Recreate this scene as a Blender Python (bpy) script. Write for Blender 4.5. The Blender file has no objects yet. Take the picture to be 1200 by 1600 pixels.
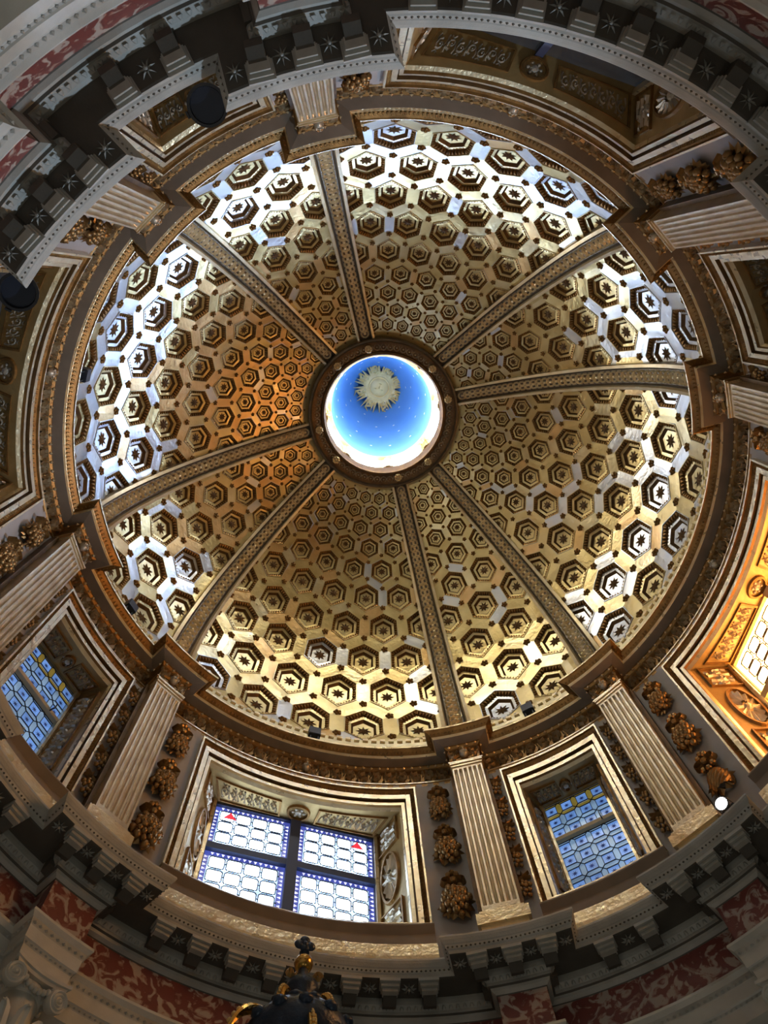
import bpy, math, random
from math import sin, cos, pi, radians, degrees, sqrt, asin, atan2
from mathutils import Vector, Matrix

random.seed(7)
SC = bpy.context.scene
COL = SC.collection
U = 3.5                       # metres for one radius of the upper cornice

# ------------------------------------------------------------------ camera
cam_d = bpy.data.cameras.new('camera')
cam = bpy.data.objects.new('camera', cam_d)
COL.objects.link(cam)
cam_d.sensor_fit = 'HORIZONTAL'
cam_d.sensor_width = 36.0
cam_d.lens = 36.0 * 1250.55 / 1200.0
cam_d.clip_start = 0.05
cam_d.clip_end = 200
CM = ((0.95598901, -0.29066975, -0.03995129),
      (0.27031298, 0.92550049, -0.26529179),
      (0.11408723, 0.24281669, 0.96334011))
CP = (-0.28974045, -0.46823874, -2.46980364)
mw = Matrix(((CM[0][0], -CM[1][0], -CM[2][0], CP[0] * U),
             (CM[0][1], -CM[1][1], -CM[2][1], CP[1] * U),
             (CM[0][2], -CM[1][2], -CM[2][2], CP[2] * U),
             (0, 0, 0, 1)))
cam.matrix_world = mw
SC.camera = cam

# ------------------------------------------------------------------ world, exposure
w = bpy.data.worlds.new('world')
SC.world = w
w.use_nodes = True
w.node_tree.nodes['Background'].inputs[0].default_value = (0.55, 0.7, 1.0, 1)
w.node_tree.nodes['Background'].inputs[1].default_value = 0.3
SC.view_settings.view_transform = 'Standard'
SC.view_settings.look = 'None'
SC.view_settings.gamma = 1.0
SC.view_settings.use_curve_mapping = False
SC.view_settings.exposure = 0.2
SC.cycles.max_bounces = 8
SC.cycles.diffuse_bounces = 4
SC.cycles.glossy_bounces = 5
SC.cycles.sample_clamp_indirect = 6.0
SC.cycles.use_denoising = True

# emission of the stained glass (the daylight behind it)
E_NORTH = 6.0      # bright four-light window
E_EAST = 13.0        # orange window
E_WEST = 0.01
E_SOUTH = 0.01
E_SMALL = 0.55      # blue star windows
E_LANTERN = 42.0
SPOT_COOL = 650     # the lit spotlight, aimed across the drum
SPOT_WARM = 40      # the two cans seen from behind
# lamps: spotlight beams, and unseen fill added low in the room
def lamp(name, kind, loc, energy, color=(1, 1, 1), size=0.2, target=None, spot=60, label=None):
    d = bpy.data.lights.new(name, kind)
    d.energy = energy
    d.color = color
    if kind == 'AREA':
        d.shape = 'DISK'
        d.size = size
    else:
        d.shadow_soft_size = size
    if kind == 'SPOT':
        d.spot_size = radians(spot)
        d.spot_blend = 0.5
    o = bpy.data.objects.new(name, d)
    o.location = loc
    if target is not None:
        o.rotation_euler = (Vector(target) - Vector(loc)).to_track_quat('-Z', 'Y').to_euler()
    COL.objects.link(o)
    return o
for (lx, ly) in ((1.6, -1.6), (-1.6, 1.6), (1.6, 1.6), (-1.6, -1.6)):  # added unseen fill that brightens the lower cornice from below
    lamp('fill_lamp', 'POINT', (lx, ly, -2.35 * U), 15, (1.0, 0.96, 0.88), 0.35)

# ------------------------------------------------------------------ materials
def new_mat(name):
    m = bpy.data.materials.new(name)
    m.use_nodes = True
    nt = m.node_tree
    return m, nt, nt.nodes['Principled BSDF']

def mat(name, c1, c2=None, rough=0.5, metal=0.0, scale=3.0, bump=0.0, bscale=40.0, rvar=0.0, detail=4.0, contrast=(0.35, 0.65), spec=None):
    """two-tone noise material"""
    m, nt, b = new_mat(name)
    N, L = nt.nodes, nt.links
    b.inputs['Metallic'].default_value = metal
    b.inputs['Roughness'].default_value = rough
    if spec is not None:
        b.inputs['Specular IOR Level'].default_value = spec
    tc = N.new('ShaderNodeTexCoord')
    if c2 is None:
        b.inputs['Base Color'].default_value = (*c1, 1)
    else:
        n = N.new('ShaderNodeTexNoise')
        n.inputs['Scale'].default_value = scale
        n.inputs['Detail'].default_value = detail
        r = N.new('ShaderNodeValToRGB')
        r.color_ramp.elements[0].position = contrast[0]
        r.color_ramp.elements[1].position = contrast[1]
        r.color_ramp.elements[0].color = (*c1, 1)
        r.color_ramp.elements[1].color = (*c2, 1)
        L.new(tc.outputs['Object'], n.inputs['Vector'])
        L.new(n.outputs['Fac'], r.inputs['Fac'])
        L.new(r.outputs['Color'], b.inputs['Base Color'])
    if rvar:
        n3 = N.new('ShaderNodeTexNoise')
        n3.inputs['Scale'].default_value = 9.0
        mr = N.new('ShaderNodeMapRange')
        mr.inputs['To Min'].default_value = max(0.05, rough - rvar)
        mr.inputs['To Max'].default_value = min(1, rough + rvar)
        L.new(tc.outputs['Object'], n3.inputs['Vector'])
        L.new(n3.outputs['Fac'], mr.inputs['Value'])
        L.new(mr.outputs['Result'], b.inputs['Roughness'])
    if bump:
        n2 = N.new('ShaderNodeTexNoise')
        n2.inputs['Scale'].default_value = bscale
        n2.inputs['Detail'].default_value = 3
        bp = N.new('ShaderNodeBump')
        bp.inputs['Strength'].default_value = bump
        bp.inputs['Distance'].default_value = 0.02
        L.new(tc.outputs['Object'], n2.inputs['Vector'])
        L.new(n2.outputs['Fac'], bp.inputs['Height'])
        L.new(bp.outputs['Normal'], b.inputs['Normal'])
    return m

def marble(name, base, vein, vein2, scale=2.5, rough=0.35):
    m, nt, b = new_mat(name)
    N, L = nt.nodes, nt.links
    b.inputs['Roughness'].default_value = rough
    tc = N.new('ShaderNodeTexCoord')
    n1 = N.new('ShaderNodeTexNoise')
    n1.inputs['Scale'].default_value = scale
    n1.inputs['Detail'].default_value = 6
    n1.inputs['Distortion'].default_value = 1.6
    r1 = N.new('ShaderNodeValToRGB')
    e = r1.color_ramp.elements
    e[0].position = 0.44
    e[0].color = (*base, 1)
    e[1].position = 0.58
    e[1].color = (*vein, 1)
    x = e.new(0.49)
    x.color = (*[v * 0.85 for v in base], 1)
    x = e.new(0.53)
    x.color = (*vein2, 1)
    L.new(tc.outputs['Object'], n1.inputs['Vector'])
    L.new(n1.outputs['Fac'], r1.inputs['Fac'])
    L.new(r1.outputs['Color'], b.inputs['Base Color'])
    return m

def glass(name, color, strength, base=(0.3, 0.4, 0.6), nscale=6.0, var=0.35):
    """leaded glass lit from behind by daylight"""
    m, nt, b = new_mat(name)
    N, L = nt.nodes, nt.links
    b.inputs['Base Color'].default_value = (*base, 1)
    b.inputs['Roughness'].default_value = 0.25
    tc = N.new('ShaderNodeTexCoord')
    n = N.new('ShaderNodeTexNoise')
    n.inputs['Scale'].default_value = nscale
    mr = N.new('ShaderNodeMapRange')
    mr.inputs['From Min'].default_value = 0.3
    mr.inputs['From Max'].default_value = 0.7
    mr.inputs['To Min'].default_value = strength * (1 - var)
    mr.inputs['To Max'].default_value = strength * (1 + var)
    L.new(tc.outputs['Object'], n.inputs['Vector'])
    L.new(n.outputs['Fac'], mr.inputs['Value'])
    L.new(mr.outputs['Result'], b.inputs['Emission Strength'])
    b.inputs['Emission Color'].default_value = (*color, 1)
    return m

GOLD = mat('gold_leaf', (0.70, 0.57, 0.27), (0.57, 0.43, 0.17), 0.36, 0.88, 2.2, 0.25, 22, 0.12)
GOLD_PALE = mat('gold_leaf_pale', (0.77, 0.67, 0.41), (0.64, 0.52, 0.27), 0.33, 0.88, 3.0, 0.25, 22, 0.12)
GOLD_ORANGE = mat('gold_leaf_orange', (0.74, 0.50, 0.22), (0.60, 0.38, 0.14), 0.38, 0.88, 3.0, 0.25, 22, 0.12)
GOLD_BLUE = mat('silver_leaf', (0.60, 0.63, 0.68), (0.70, 0.70, 0.68), 0.34, 0.85, 3.0, 0.2, 22, 0.12)
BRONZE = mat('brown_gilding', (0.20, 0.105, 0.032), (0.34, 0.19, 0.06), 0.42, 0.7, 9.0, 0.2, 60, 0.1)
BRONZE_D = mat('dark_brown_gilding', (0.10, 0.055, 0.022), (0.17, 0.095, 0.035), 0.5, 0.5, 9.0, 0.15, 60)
RIBGOLD = mat('rib_edge_gilding', (0.86, 0.76, 0.54), (0.72, 0.58, 0.34), 0.36, 0.35, 6.0, 0.15, 40)
SOFFIT = mat('brown_gold_paint', (0.46, 0.32, 0.13), (0.36, 0.24, 0.09), 0.42, 0.5, 4.0, 0.15, 30)
GILT = mat('bright_gilding', (0.88, 0.76, 0.50), (0.74, 0.56, 0.30), 0.30, 0.65, 6.0, 0.3, 26, 0.1)
PILGOLD = mat('pilaster_gilding', (0.72, 0.61, 0.42), (0.56, 0.43, 0.25), 0.36, 0.6, 6.0, 0.2, 40, 0.1)
FRIEZE = mat('frieze_gilding', (0.46, 0.36, 0.22), (0.30, 0.21, 0.11), 0.4, 0.5, 8.0, 0.15, 50, 0.1)
SILVER = mat('grey_gilding', (0.60, 0.53, 0.42), (0.44, 0.37, 0.27), 0.38, 0.45, 8.0, 0.15, 50, 0.1)
for m_ in (GOLD, GOLD_PALE, GOLD_ORANGE, GOLD_BLUE, GILT, PILGOLD):      # old varnish over the leaf
    b_ = m_.node_tree.nodes['Principled BSDF']
    b_.inputs['Coat Weight'].default_value = 0.7
    b_.inputs['Coat Roughness'].default_value = 0.28
    b_.inputs['Coat IOR'].default_value = 1.6
RIBBACK = mat('rib_ground', (0.17, 0.135, 0.10), (0.12, 0.095, 0.065), 0.42, 0.5, 8.0)
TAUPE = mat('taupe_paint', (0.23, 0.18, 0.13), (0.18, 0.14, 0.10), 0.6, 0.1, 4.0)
WALL = mat('grey_plaster', (0.43, 0.40, 0.385), (0.36, 0.335, 0.32), 0.65, 0.0, 3.0, 0.05, 60)
STONE = mat('grey_stone', (0.46, 0.45, 0.40), (0.34, 0.33, 0.285), 0.5, 0.0, 4.0, 0.1, 60)
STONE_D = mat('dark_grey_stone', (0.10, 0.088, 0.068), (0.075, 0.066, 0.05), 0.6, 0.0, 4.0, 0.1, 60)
MARBLE = mat('white_marble', (0.62, 0.60, 0.53), (0.46, 0.44, 0.38), 0.42, 0.0, 3.0, 0.05, 60)
RED = marble('red_marble', (0.20, 0.055, 0.045), (0.46, 0.38, 0.32), (0.34, 0.18, 0.14), 8.0)
GREENM = marble('green_marble', (0.10, 0.13, 0.09), (0.40, 0.40, 0.30), (0.2, 0.22, 0.15))
FLOORM = mat('floor_marble', (0.11, 0.10, 0.09), (0.06, 0.055, 0.05), 0.35, 0.0, 1.5)
BLUE = mat('blue_vault_paint', (0.095, 0.27, 0.56), (0.12, 0.31, 0.60), 0.7, 0.0, 1.2)
SUNGOLD = mat('sun_gilding', (0.82, 0.58, 0.22), (0.72, 0.48, 0.17), 0.5, 0.2, 8.0)
STARW = mat('star_gilding', (0.75, 0.75, 0.66), None, 0.5, 0.1)
LANTW = mat('lantern_plaster', (0.52, 0.44, 0.32), (0.40, 0.30, 0.18), 0.6, 0.0, 3.0)
LANTG = mat('lantern_gilding', (0.45, 0.26, 0.08), (0.60, 0.42, 0.18), 0.45, 0.4, 5.0)
DKBRONZE = mat('blue_black_bronze', (0.010, 0.020, 0.040), (0.025, 0.045, 0.08), 0.35, 0.2, 8.0, 0.3, 30)
BALLGOLD = mat('ball_gilding', (0.70, 0.42, 0.10), (0.60, 0.34, 0.08), 0.22, 0.9, 5.0)
LEAD = mat('lead', (0.03, 0.03, 0.035), None, 0.5, 0.3)
BLUEFRAME = mat('blue_iron', (0.05, 0.065, 0.13), None, 0.5, 0.2)
BLACK = mat('black_enamel', (0.012, 0.012, 0.014), None, 0.4, 0.0)
BLUEBOX = mat('dark_blue_metal', (0.02, 0.028, 0.05), None, 0.4, 0.2)
STEEL = mat('steel', (0.45, 0.45, 0.46), None, 0.3, 1.0)
GARL = mat('garland_gilding', (0.24, 0.135, 0.05), (0.36, 0.22, 0.085), 0.34, 0.75, 8.0, 0.1, 60, 0.1)
WGOLD = mat('transom_gilding', (0.60, 0.46, 0.26), (0.50, 0.38, 0.2), 0.5, 0.1, 6.0)

G_WHITE = glass('clear_glass_lit', (0.60, 0.78, 1.0), E_NORTH, (0.7, 0.75, 0.8), 3.0, 0.5)
G_PALE = glass('pale_blue_glass_lit', (0.50, 0.74, 1.0), E_NORTH * 0.22, (0.5, 0.6, 0.8), 6.0, 0.5)
G_BORDER = glass('blue_border_glass', (0.05, 0.07, 0.32), 1.0, (0.03, 0.04, 0.2))
G_TRI = glass('white_border_glass', (0.70, 0.72, 0.95), 1.3, (0.5, 0.5, 0.6), 20, 0.6)
G_REDS = glass('red_glass', (0.85, 0.04, 0.06), 1.0, (0.4, 0.02, 0.02))
G_ORANGE = glass('orange_glass_lit', (1.0, 0.47, 0.17), E_EAST, (0.8, 0.5, 0.2), 4.0, 0.4)
G_YEL = glass('yellow_glass_lit', (1.0, 0.50, 0.12), E_EAST * 0.8, (0.8, 0.6, 0.1), 8.0, 0.4)
G_BSQ = glass('blue_glass', (0.13, 0.27, 0.62), E_SMALL * 1.25, (0.1, 0.2, 0.5), 5.0, 0.35)
G_BHEX = glass('grey_blue_glass', (0.22, 0.36, 0.55), E_SMALL, (0.2, 0.3, 0.4), 3.0, 0.45)
G_OCH = glass('ochre_glass', (0.36, 0.28, 0.06), E_SMALL * 0.7, (0.3, 0.25, 0.05), 6.0, 0.3)
G_STAR = glass('navy_star_glass', (0.02, 0.035, 0.14), E_SMALL, (0.01, 0.02, 0.08))
G_WEST = glass('west_glass', (0.75, 0.86, 1.0), E_WEST, (0.03, 0.03, 0.035))
G_SOUTH = glass('south_glass', (0.75, 0.86, 1.0), E_SOUTH, (0.03, 0.03, 0.035))
G_DIM = glass('dim_glass', (0.5, 0.65, 0.9), 0.03, (0.04, 0.05, 0.07))
# sky seen through the eight lantern windows: blue to the north-east, hazy sunlight to the south-west
LSKY = [((.42, .64, 1.0), 1.4), ((.36, .58, 1.0), 2.2), ((.50, .70, 1.0), 1.5), ((1.0, .93, .78), 1.0), ((1.0, .93, .76), 1.0), ((1.0, .90, .62), 1.3), ((1.0, .88, .56), 1.3), ((.95, .93, .88), 1.0)]
G_LANT = [glass('lantern_glass', c, E_LANTERN * k, (0.8, 0.8, 0.8), 3.0, 0.1) for c, k in LSKY]
G_BULB = glass('lit_bulb', (1.0, 0.97, 0.9), 40, (1, 1, 1))

# ------------------------------------------------------------------ mesh builder (coordinates in cornice radii)
class MB:
    def __init__(s):
        s.v, s.f, s.m = [], [], []
    def add(s, vs, fs, m=0):
        k = len(s.v)
        s.v += [tuple(p) for p in vs]
        for f in fs:
            s.f.append(tuple(k + i for i in f))
            s.m.append(m)
    def rows(s, rows, m=0, closed=False, mats=None):
        """skin consecutive rows of equal length"""
        n = len(rows[0])
        k = len(s.v)
        for r in rows:
            s.v += [tuple(p) for p in r]
        for i in range(len(rows) - 1):
            mm = mats[i] if mats else m
            for j in range(n if closed else n - 1):
                j2 = (j + 1) % n
                s.f.append((k + i * n + j, k + i * n + j2, k + (i + 1) * n + j2, k + (i + 1) * n + j))
                s.m.append(mm)
    def box(s, c, h, m=0, M=None):
        vs = [Vector((c[0] + sx * h[0], c[1] + sy * h[1], c[2] + sz * h[2])) for sx in (-1, 1) for sy in (-1, 1) for sz in (-1, 1)]
        if M is not None:
            vs = [M @ v for v in vs]
        s.add(vs, [(0, 1, 3, 2), (4, 6, 7, 5), (0, 4, 5, 1), (2, 3, 7, 6), (0, 2, 6, 4), (1, 5, 7, 3)], m)
    def lathe(s, prof, n=24, m=0, M=None, mats=None, cap=False):
        rows = []
        for r, z in prof:
            row = [Vector((r * cos(2 * pi * i / n), r * sin(2 * pi * i / n), z)) for i in range(n)]
            rows.append([M @ v for v in row] if M is not None else row)
        s.rows(rows, m, True, mats)
        if cap:
            k = len(s.v)
            s.v += [tuple(p) for p in rows[0]] + [tuple(p) for p in rows[-1]]
            s.f += [tuple(range(k, k + n)), tuple(range(k + n, k + 2 * n))]
            s.m += [mats[0] if mats else m, mats[-1] if mats else m]
    def ball(s, c, r, m=0, nu=8, nv=5, sq=(1, 1, 1)):
        prof = [(sin(pi * i / nv), cos(pi * i / nv)) for i in range(nv + 1)]
        rows = [[(c[0] + sq[0] * r * a * cos(2 * pi * j / nu), c[1] + sq[1] * r * a * sin(2 * pi * j / nu), c[2] + sq[2] * r * b) for j in range(nu)] for a, b in prof]
        s.rows(rows, m, True)
    def ridge(s, pts, wd, ht, f, m=0, closed=False, base=0.0):
        """raised moulding with a triangular section along a flat line; f maps (u, v, h) to space"""
        n = len(pts)
        rows = []
        for i, (x, y) in enumerate(pts):
            if closed:
                a, b = pts[i - 1], pts[(i + 1) % n]
            else:
                a, b = pts[max(0, i - 1)], pts[min(n - 1, i + 1)]
            dx, dy = b[0] - a[0], b[1] - a[1]
            d = math.hypot(dx, dy) or 1
            nx, ny = -dy / d, dx / d
            wi = wd(i / (n - 1)) if callable(wd) else wd
            rows.append([f(x + nx * wi, y + ny * wi, base), f(x, y, base + ht), f(x - nx * wi, y - ny * wi, base)])
        if closed:
            rows.append(rows[0])
        s.rows(rows, m)
    def bump(s, x, y, r, h, f, m=0, n=6, base=0.0):
        """small raised boss on a mapped surface"""
        k = [f(x + r * cos(2 * pi * i / n), y + r * sin(2 * pi * i / n), base) for i in range(n)]
        k2 = [f(x + .6 * r * cos(2 * pi * i / n), y + .6 * r * sin(2 * pi * i / n), base + h * .8) for i in range(n)]
        s.rows([k, k2], m, True)
        s.add(k2 + [f(x, y, base + h)], [(i, (i + 1) % n, n) for i in range(n)], m)
    def build(s, name, mats, parent=None, loc=(0, 0, 0), rz=0.0, smooth=None, off=None, kind=None):
        me = bpy.data.meshes.new(name)
        o3 = off or (0, 0, 0)
        me.from_pydata([((x - o3[0]) * U, (y - o3[1]) * U, (z - o3[2]) * U) for x, y, z in s.v], [], s.f)
        mats = mats if isinstance(mats, (list, tuple)) else [mats]
        for q in mats:
            me.materials.append(q)
        if len(mats) > 1:
            me.polygons.foreach_set('material_index', s.m)
        if smooth is not None:
            me.polygons.foreach_set('use_smooth', [True] * len(s.f))
            me.set_sharp_from_angle(angle=radians(smooth))
        me.validate()
        me.update()
        return obj(name, me, parent, loc, rz, kind)

def obj(name, me, parent=None, loc=(0, 0, 0), rz=0.0, kind=None):
    o = bpy.data.objects.new(name, me)
    o.location = [c * U for c in loc]
    o.rotation_euler = (0, 0, rz)
    COL.objects.link(o)
    if parent is not None:
        o.parent = parent
    if kind:
        o['kind'] = kind
    return o

def thing(name, loc=(0, 0, 0), rz=0.0):
    return obj(name, None, None, loc, rz)

def tag(o, label, cat, group=None, kind=None):
    o['label'] = label
    o['category'] = cat
    if group:
        o['group'] = group
    if kind:
        o['kind'] = kind
    return o

def dup(o, parent=None, deep=True):
    c = o.copy()
    COL.objects.link(c)
    c.parent = parent
    if deep:
        for ch in list(o.children):
            dup(ch, c)
    return c

def pol(a, r, z):
    a = radians(a)
    return Vector((r * cos(a), r * sin(a), z))

def loc90(off, r, z):
    """point on a cylinder, measured from azimuth 90"""
    return pol(90 + off, r, z)

RZ = lambda a: radians(a - 90)       # rotation that carries azimuth 90 to azimuth a
DL = 15.117
BAYS = [(90, 'wide'), (45, 'narrow'), (0, 'wide'), (-45, 'narrow'), (-90, 'wide'), (-135, 'narrow'), (180, 'wide'), (135, 'narrow')]
RIBS = [-135 - DL, -135 + DL, -45 - DL, -45 + DL, 45 - DL, 45 + DL, 135 - DL, 135 + DL]
RIBNAME = {0: 'left of the black can spotlight', 1: 'right of the black can spotlight',
           2: 'beside the upper right fruit garland', 3: 'right of the oculus, level with it',
           4: 'above the lit spotlight', 5: 'between the bright window and the blue star window',
           6: 'left of the bright four-light window', 7: 'on the far left above the small blue window'}
BAYNAME = {90: 'the bright four-light window', 45: 'the right blue star window', 0: 'the orange window', -45: 'the upper right niche',
           -90: 'the wide top niche', -135: 'the upper left niche', 180: 'the wide left niche', 135: 'the left blue star window'}

# ------------------------------------------------------------------ plan with breaks forward over the pilasters
def plan(p, rb, rf, hw0, nw=26, nn=10):
    pts = []
    hw, ri, rr = hw0 + p, rb - p, rf - p
    for k, a in enumerate(RIBS):
        ar = radians(a)
        def P(rad, t):
            return (rad * cos(ar) - t * sin(ar), rad * sin(ar) + t * cos(ar))
        rad = sqrt(ri * ri - hw * hw)
        pts.append(P(rad, -hw))
        for i in range(7):
            t = hw * (-1 + i / 3)
            pts.append(P(sqrt(rr * rr - t * t), t))
        pts.append(P(rad, hw))
        a0 = a + degrees(asin(hw / ri))
        a1 = RIBS[(k + 1) % 8] - degrees(asin(hw / ri))
        if a1 < a0:
            a1 += 360
        n = nn if k % 2 == 0 else nw
        for i in range(1, n):
            aa = radians(a0 + (a1 - a0) * i / n)
            pts.append((ri * cos(aa), ri * sin(aa)))
    return pts

def plan_sweep(prof, rb, rf, hw0):
    mb = MB()
    rows = [[(x, y, z) for x, y in plan(p, rb, rf, hw0)] for p, z, _ in prof]
    mb.rows(rows, 0, True, [q[2] for q in prof[1:]])
    return mb

def walk(p, rb, rf, hw0, step, margin=0.0):
    """evenly spaced places along each stretch of the plan: (x, y, outward angle, stretch kind)"""
    out = []
    hw, ri, rr = hw0 + p, rb - p, rf - p
    for k, a in enumerate(RIBS):
        ar = radians(a)
        L = 2 * hw - 2 * margin
        n = max(1, int(round(L / step)))
        for i in range(n):
            t = -L / 2 + L * (i + .5) / n
            rad = sqrt(rr * rr - t * t)
            out.append((rad * cos(ar) - t * sin(ar), rad * sin(ar) + t * cos(ar), atan2(rad * sin(ar) + t * cos(ar), rad * cos(ar) - t * sin(ar)), 'front'))
        for s in (-1, 1):
            r0, r1 = sqrt(rr * rr - hw * hw) + margin, sqrt(ri * ri - hw * hw) - margin
            n = max(1, int(round((r1 - r0) / step)))
            if r1 - r0 > step * .5:
                for i in range(n):
                    rad = r0 + (r1 - r0) * (i + .5) / n
                    out.append((rad * cos(ar) - s * hw * sin(ar), rad * sin(ar) + s * hw * cos(ar), ar - s * pi / 2, 'side'))
        a0 = a + degrees(asin(hw / ri)) + degrees(margin / ri)
        a1 = RIBS[(k + 1) % 8] - degrees(asin(hw / ri)) - degrees(margin / ri)
        if a1 < a0:
            a1 += 360
        n = max(1, int(round(radians(a1 - a0) * ri / step)))
        for i in range(n):
            aa = radians(a0 + (a1 - a0) * (i + .5) / n)
            out.append((ri * cos(aa), ri * sin(aa), aa, 'bay'))
    return out

# ------------------------------------------------------------------ flat scrollwork mapped onto surfaces
def spiral(x, y, r, turns, a0, d, n=11):
    return [(x + r * (1 - .88 * i / (n - 1)) * cos(a0 + d * turns * 2 * pi * i / (n - 1)),
             y + r * (1 - .88 * i / (n - 1)) * sin(a0 + d * turns * 2 * pi * i / (n - 1))) for i in range(n)]

def scrolls(mb, f, L, W, n, ht, m=0, wd=None):
    """running acanthus scroll: alternating spirals, leaf curls and berries"""
    wd = wd or W * .07
    for i in range(n):
        x = -L / 2 + L * (i + .5) / n
        s = 1 if i % 2 else -1
        r = min(L / n * .46, W * .40)
        mb.ridge(spiral(x, s * W * .05, r, 1.25, -s * pi / 2, s), lambda t, w0=wd: w0 * (1.15 - .6 * t), ht, f, m)
        mb.bump(x, s * W * .05, wd * .9, ht, f, m, 5)
        for q in (-1, 1):
            xx = x + q * L / n * .40
            mb.ridge([(xx, -s * W * .40), (xx + q * .08 * L / n, -s * W * .18), (xx - q * .06 * L / n, s * W * .1)], lambda t, w0=wd: w0 * (1.3 - 1.1 * t), ht * .8, f, m)
        mb.ridge([(x - r * .2, s * W * .44), (x + r * .3, s * W * .32), (x + r * .75, s * W * .42)], wd * .8, ht * .7, f, m)

def frame_rect(mb, f, x0, x1, y0, y1, w, h, m=0):
    rows = []
    for d, hh in ((0, 0), (0, h), (w, h), (w, 0)):
        n = 8
        lp = []
        for (ax, ay), (bx, by) in (((x0 + d, y0 + d), (x1 - d, y0 + d)), ((x1 - d, y0 + d), (x1 - d, y1 - d)), ((x1 - d, y1 - d), (x0 + d, y1 - d)), ((x0 + d, y1 - d), (x0 + d, y0 + d))):
            for i in range(n):
                lp.append(f(ax + (bx - ax) * i / n, ay + (by - ay) * i / n, hh))
        rows.append(lp)
    mb.rows(rows, m, True)

def frame_oval(mb, f, x, y, rx, ry, w, h, m=0, n=20):
    rows = []
    for d, hh in ((0, 0), (w * .3, h), (w, h), (w, 0)):
        rows.append([f(x + (rx - d) * cos(2 * pi * i / n), y + (ry - d) * sin(2 * pi * i / n), hh) for i in range(n)])
    mb.rows(rows, m, True)

# ================================================================== STRUCTURE
# floor and lower walls of the chapel
ZF = -2.93
mb = MB()
mb.lathe([(0.001, ZF), (1.35, ZF)], 64)
tag(mb.build('floor', FLOORM), 'marble floor of the round chapel', 'floor', kind='structure')
mb = MB()
mb.lathe([(1.10, ZF), (1.10, -1.5), (1.10, -1.24)], 96, 0, None, [1, 0])
tag(mb.build('wall_lower', [MARBLE, GREENM], smooth=40), 'white marble lower wall behind the column capitals', 'wall', kind='structure')

# drum walls between the pilasters, each with its window opening
WIN = {'wide': dict(A=19.8, zt=-.172, zb=-.770, Ai=16.8, zti=-.25, zbi=-.735, gx=.268, gy=1.16, gzb=-.76, seg=16),
       'narrow': dict(A=9.5, zt=-.163, zb=-.765, Ai=6.7, zti=-.25, zbi=-.735, gx=.106, gy=1.175, gzb=-.76, seg=8)}
SIDE = {90: 'north', 45: 'northeast', 0: 'east', -45: 'southeast', -90: 'south', -135: 'southwest', 180: 'west', 135: 'northwest'}
wall_me = {}
for a, kd in BAYS:
    W = WIN[kd]
    half = 45 - DL if kd == 'wide' else DL
    if kd not in wall_me:
        mb = MB()
        R = 1.062
        A = W['A'] - .3
        def arc(a0, a1, z, n):
            return [loc90(a0 + (a1 - a0) * i / n, R, z) for i in range(n + 1)]
        for a0, a1, z0, z1 in ((-half, half, -.12, W['zt'] - .004), (-half, -A, W['zt'] - .004, -.93), (A, half, W['zt'] - .004, -.93), (-A, A, W['zb'] + .004, -.93)):
            n = max(2, int(abs(a1 - a0) / 2))
            mb.rows([arc(a0, a1, z0, n), arc(a0, a1, z1, n)])
        o = mb.build('wall_' + SIDE[a], WALL, rz=RZ(a), smooth=30)
        wall_me[kd] = o.data
    else:
        o = obj('wall_' + SIDE[a], wall_me[kd], None, (0, 0, 0), RZ(a))
    tag(o, 'grey plaster drum wall around ' + BAYNAME[a], 'wall', kind='structure')

# ------------------------------------------------------------------ dome
RHO, ZC, HH = 1.0706, 0.2086, 0.978
ROWPSI = [-9.5, 2.71, 14.73, 25.19, 34.35, 42.8, 50.07, 55.94, 60.7, 64.88, 68.53, 71.6]     # rows -1 .. 10
ROWPIT = [11.2, 11.08, 10.88, 10.78, 10.67, 10.62, 10.5, 10.38, 10.07, 9.91, 9.48, 9.1]
def pitch_at(psi):
    if psi <= ROWPSI[0]:
        return ROWPIT[0]
    for i in range(len(ROWPSI) - 1):
        if psi <= ROWPSI[i + 1]:
            t = (psi - ROWPSI[i]) / (ROWPSI[i + 1] - ROWPSI[i])
            return ROWPIT[i] + (ROWPIT[i + 1] - ROWPIT[i]) * t
    return ROWPIT[-1]
def dome_pt(az, psi, h=0.0):
    """az in degrees from azimuth 90, h towards the room"""
    p = radians(psi)
    if psi >= 0:
        r, z = (RHO - h) * cos(p), ZC + (HH - h) * sin(p)
    else:
        r, z = RHO - h, ZC + HH * p
    return pol(90 + az, r, z)
def hexa(u, j):
    """corners of the cell of row j centred at u pitches: list of (u, psi)"""
    pc = ROWPSI[j]
    up = (ROWPSI[j + 1] - pc) if j + 1 < len(ROWPSI) else 3.0
    dn = (pc - ROWPSI[j - 1]) if j > 0 else 12.2
    return [(u, pc + up * 2 / 3), (u + .5, pc + up / 3), (u + .5, pc - dn / 3), (u, pc - dn * 2 / 3), (u - .5, pc - dn / 3), (u - .5, pc + up / 3)]
def hexmap(u, j, V, s, h):
    pc = ROWPSI[j]
    out = []
    for (uu, pp) in V:
        a, b = u + (uu - u) * s, pc + (pp - pc) * s
        out.append(dome_pt(a * pitch_at(b), b, h))
    return out
HOLE = lambda j: .735 + .05 * max(0, j - 2) / 9
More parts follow.
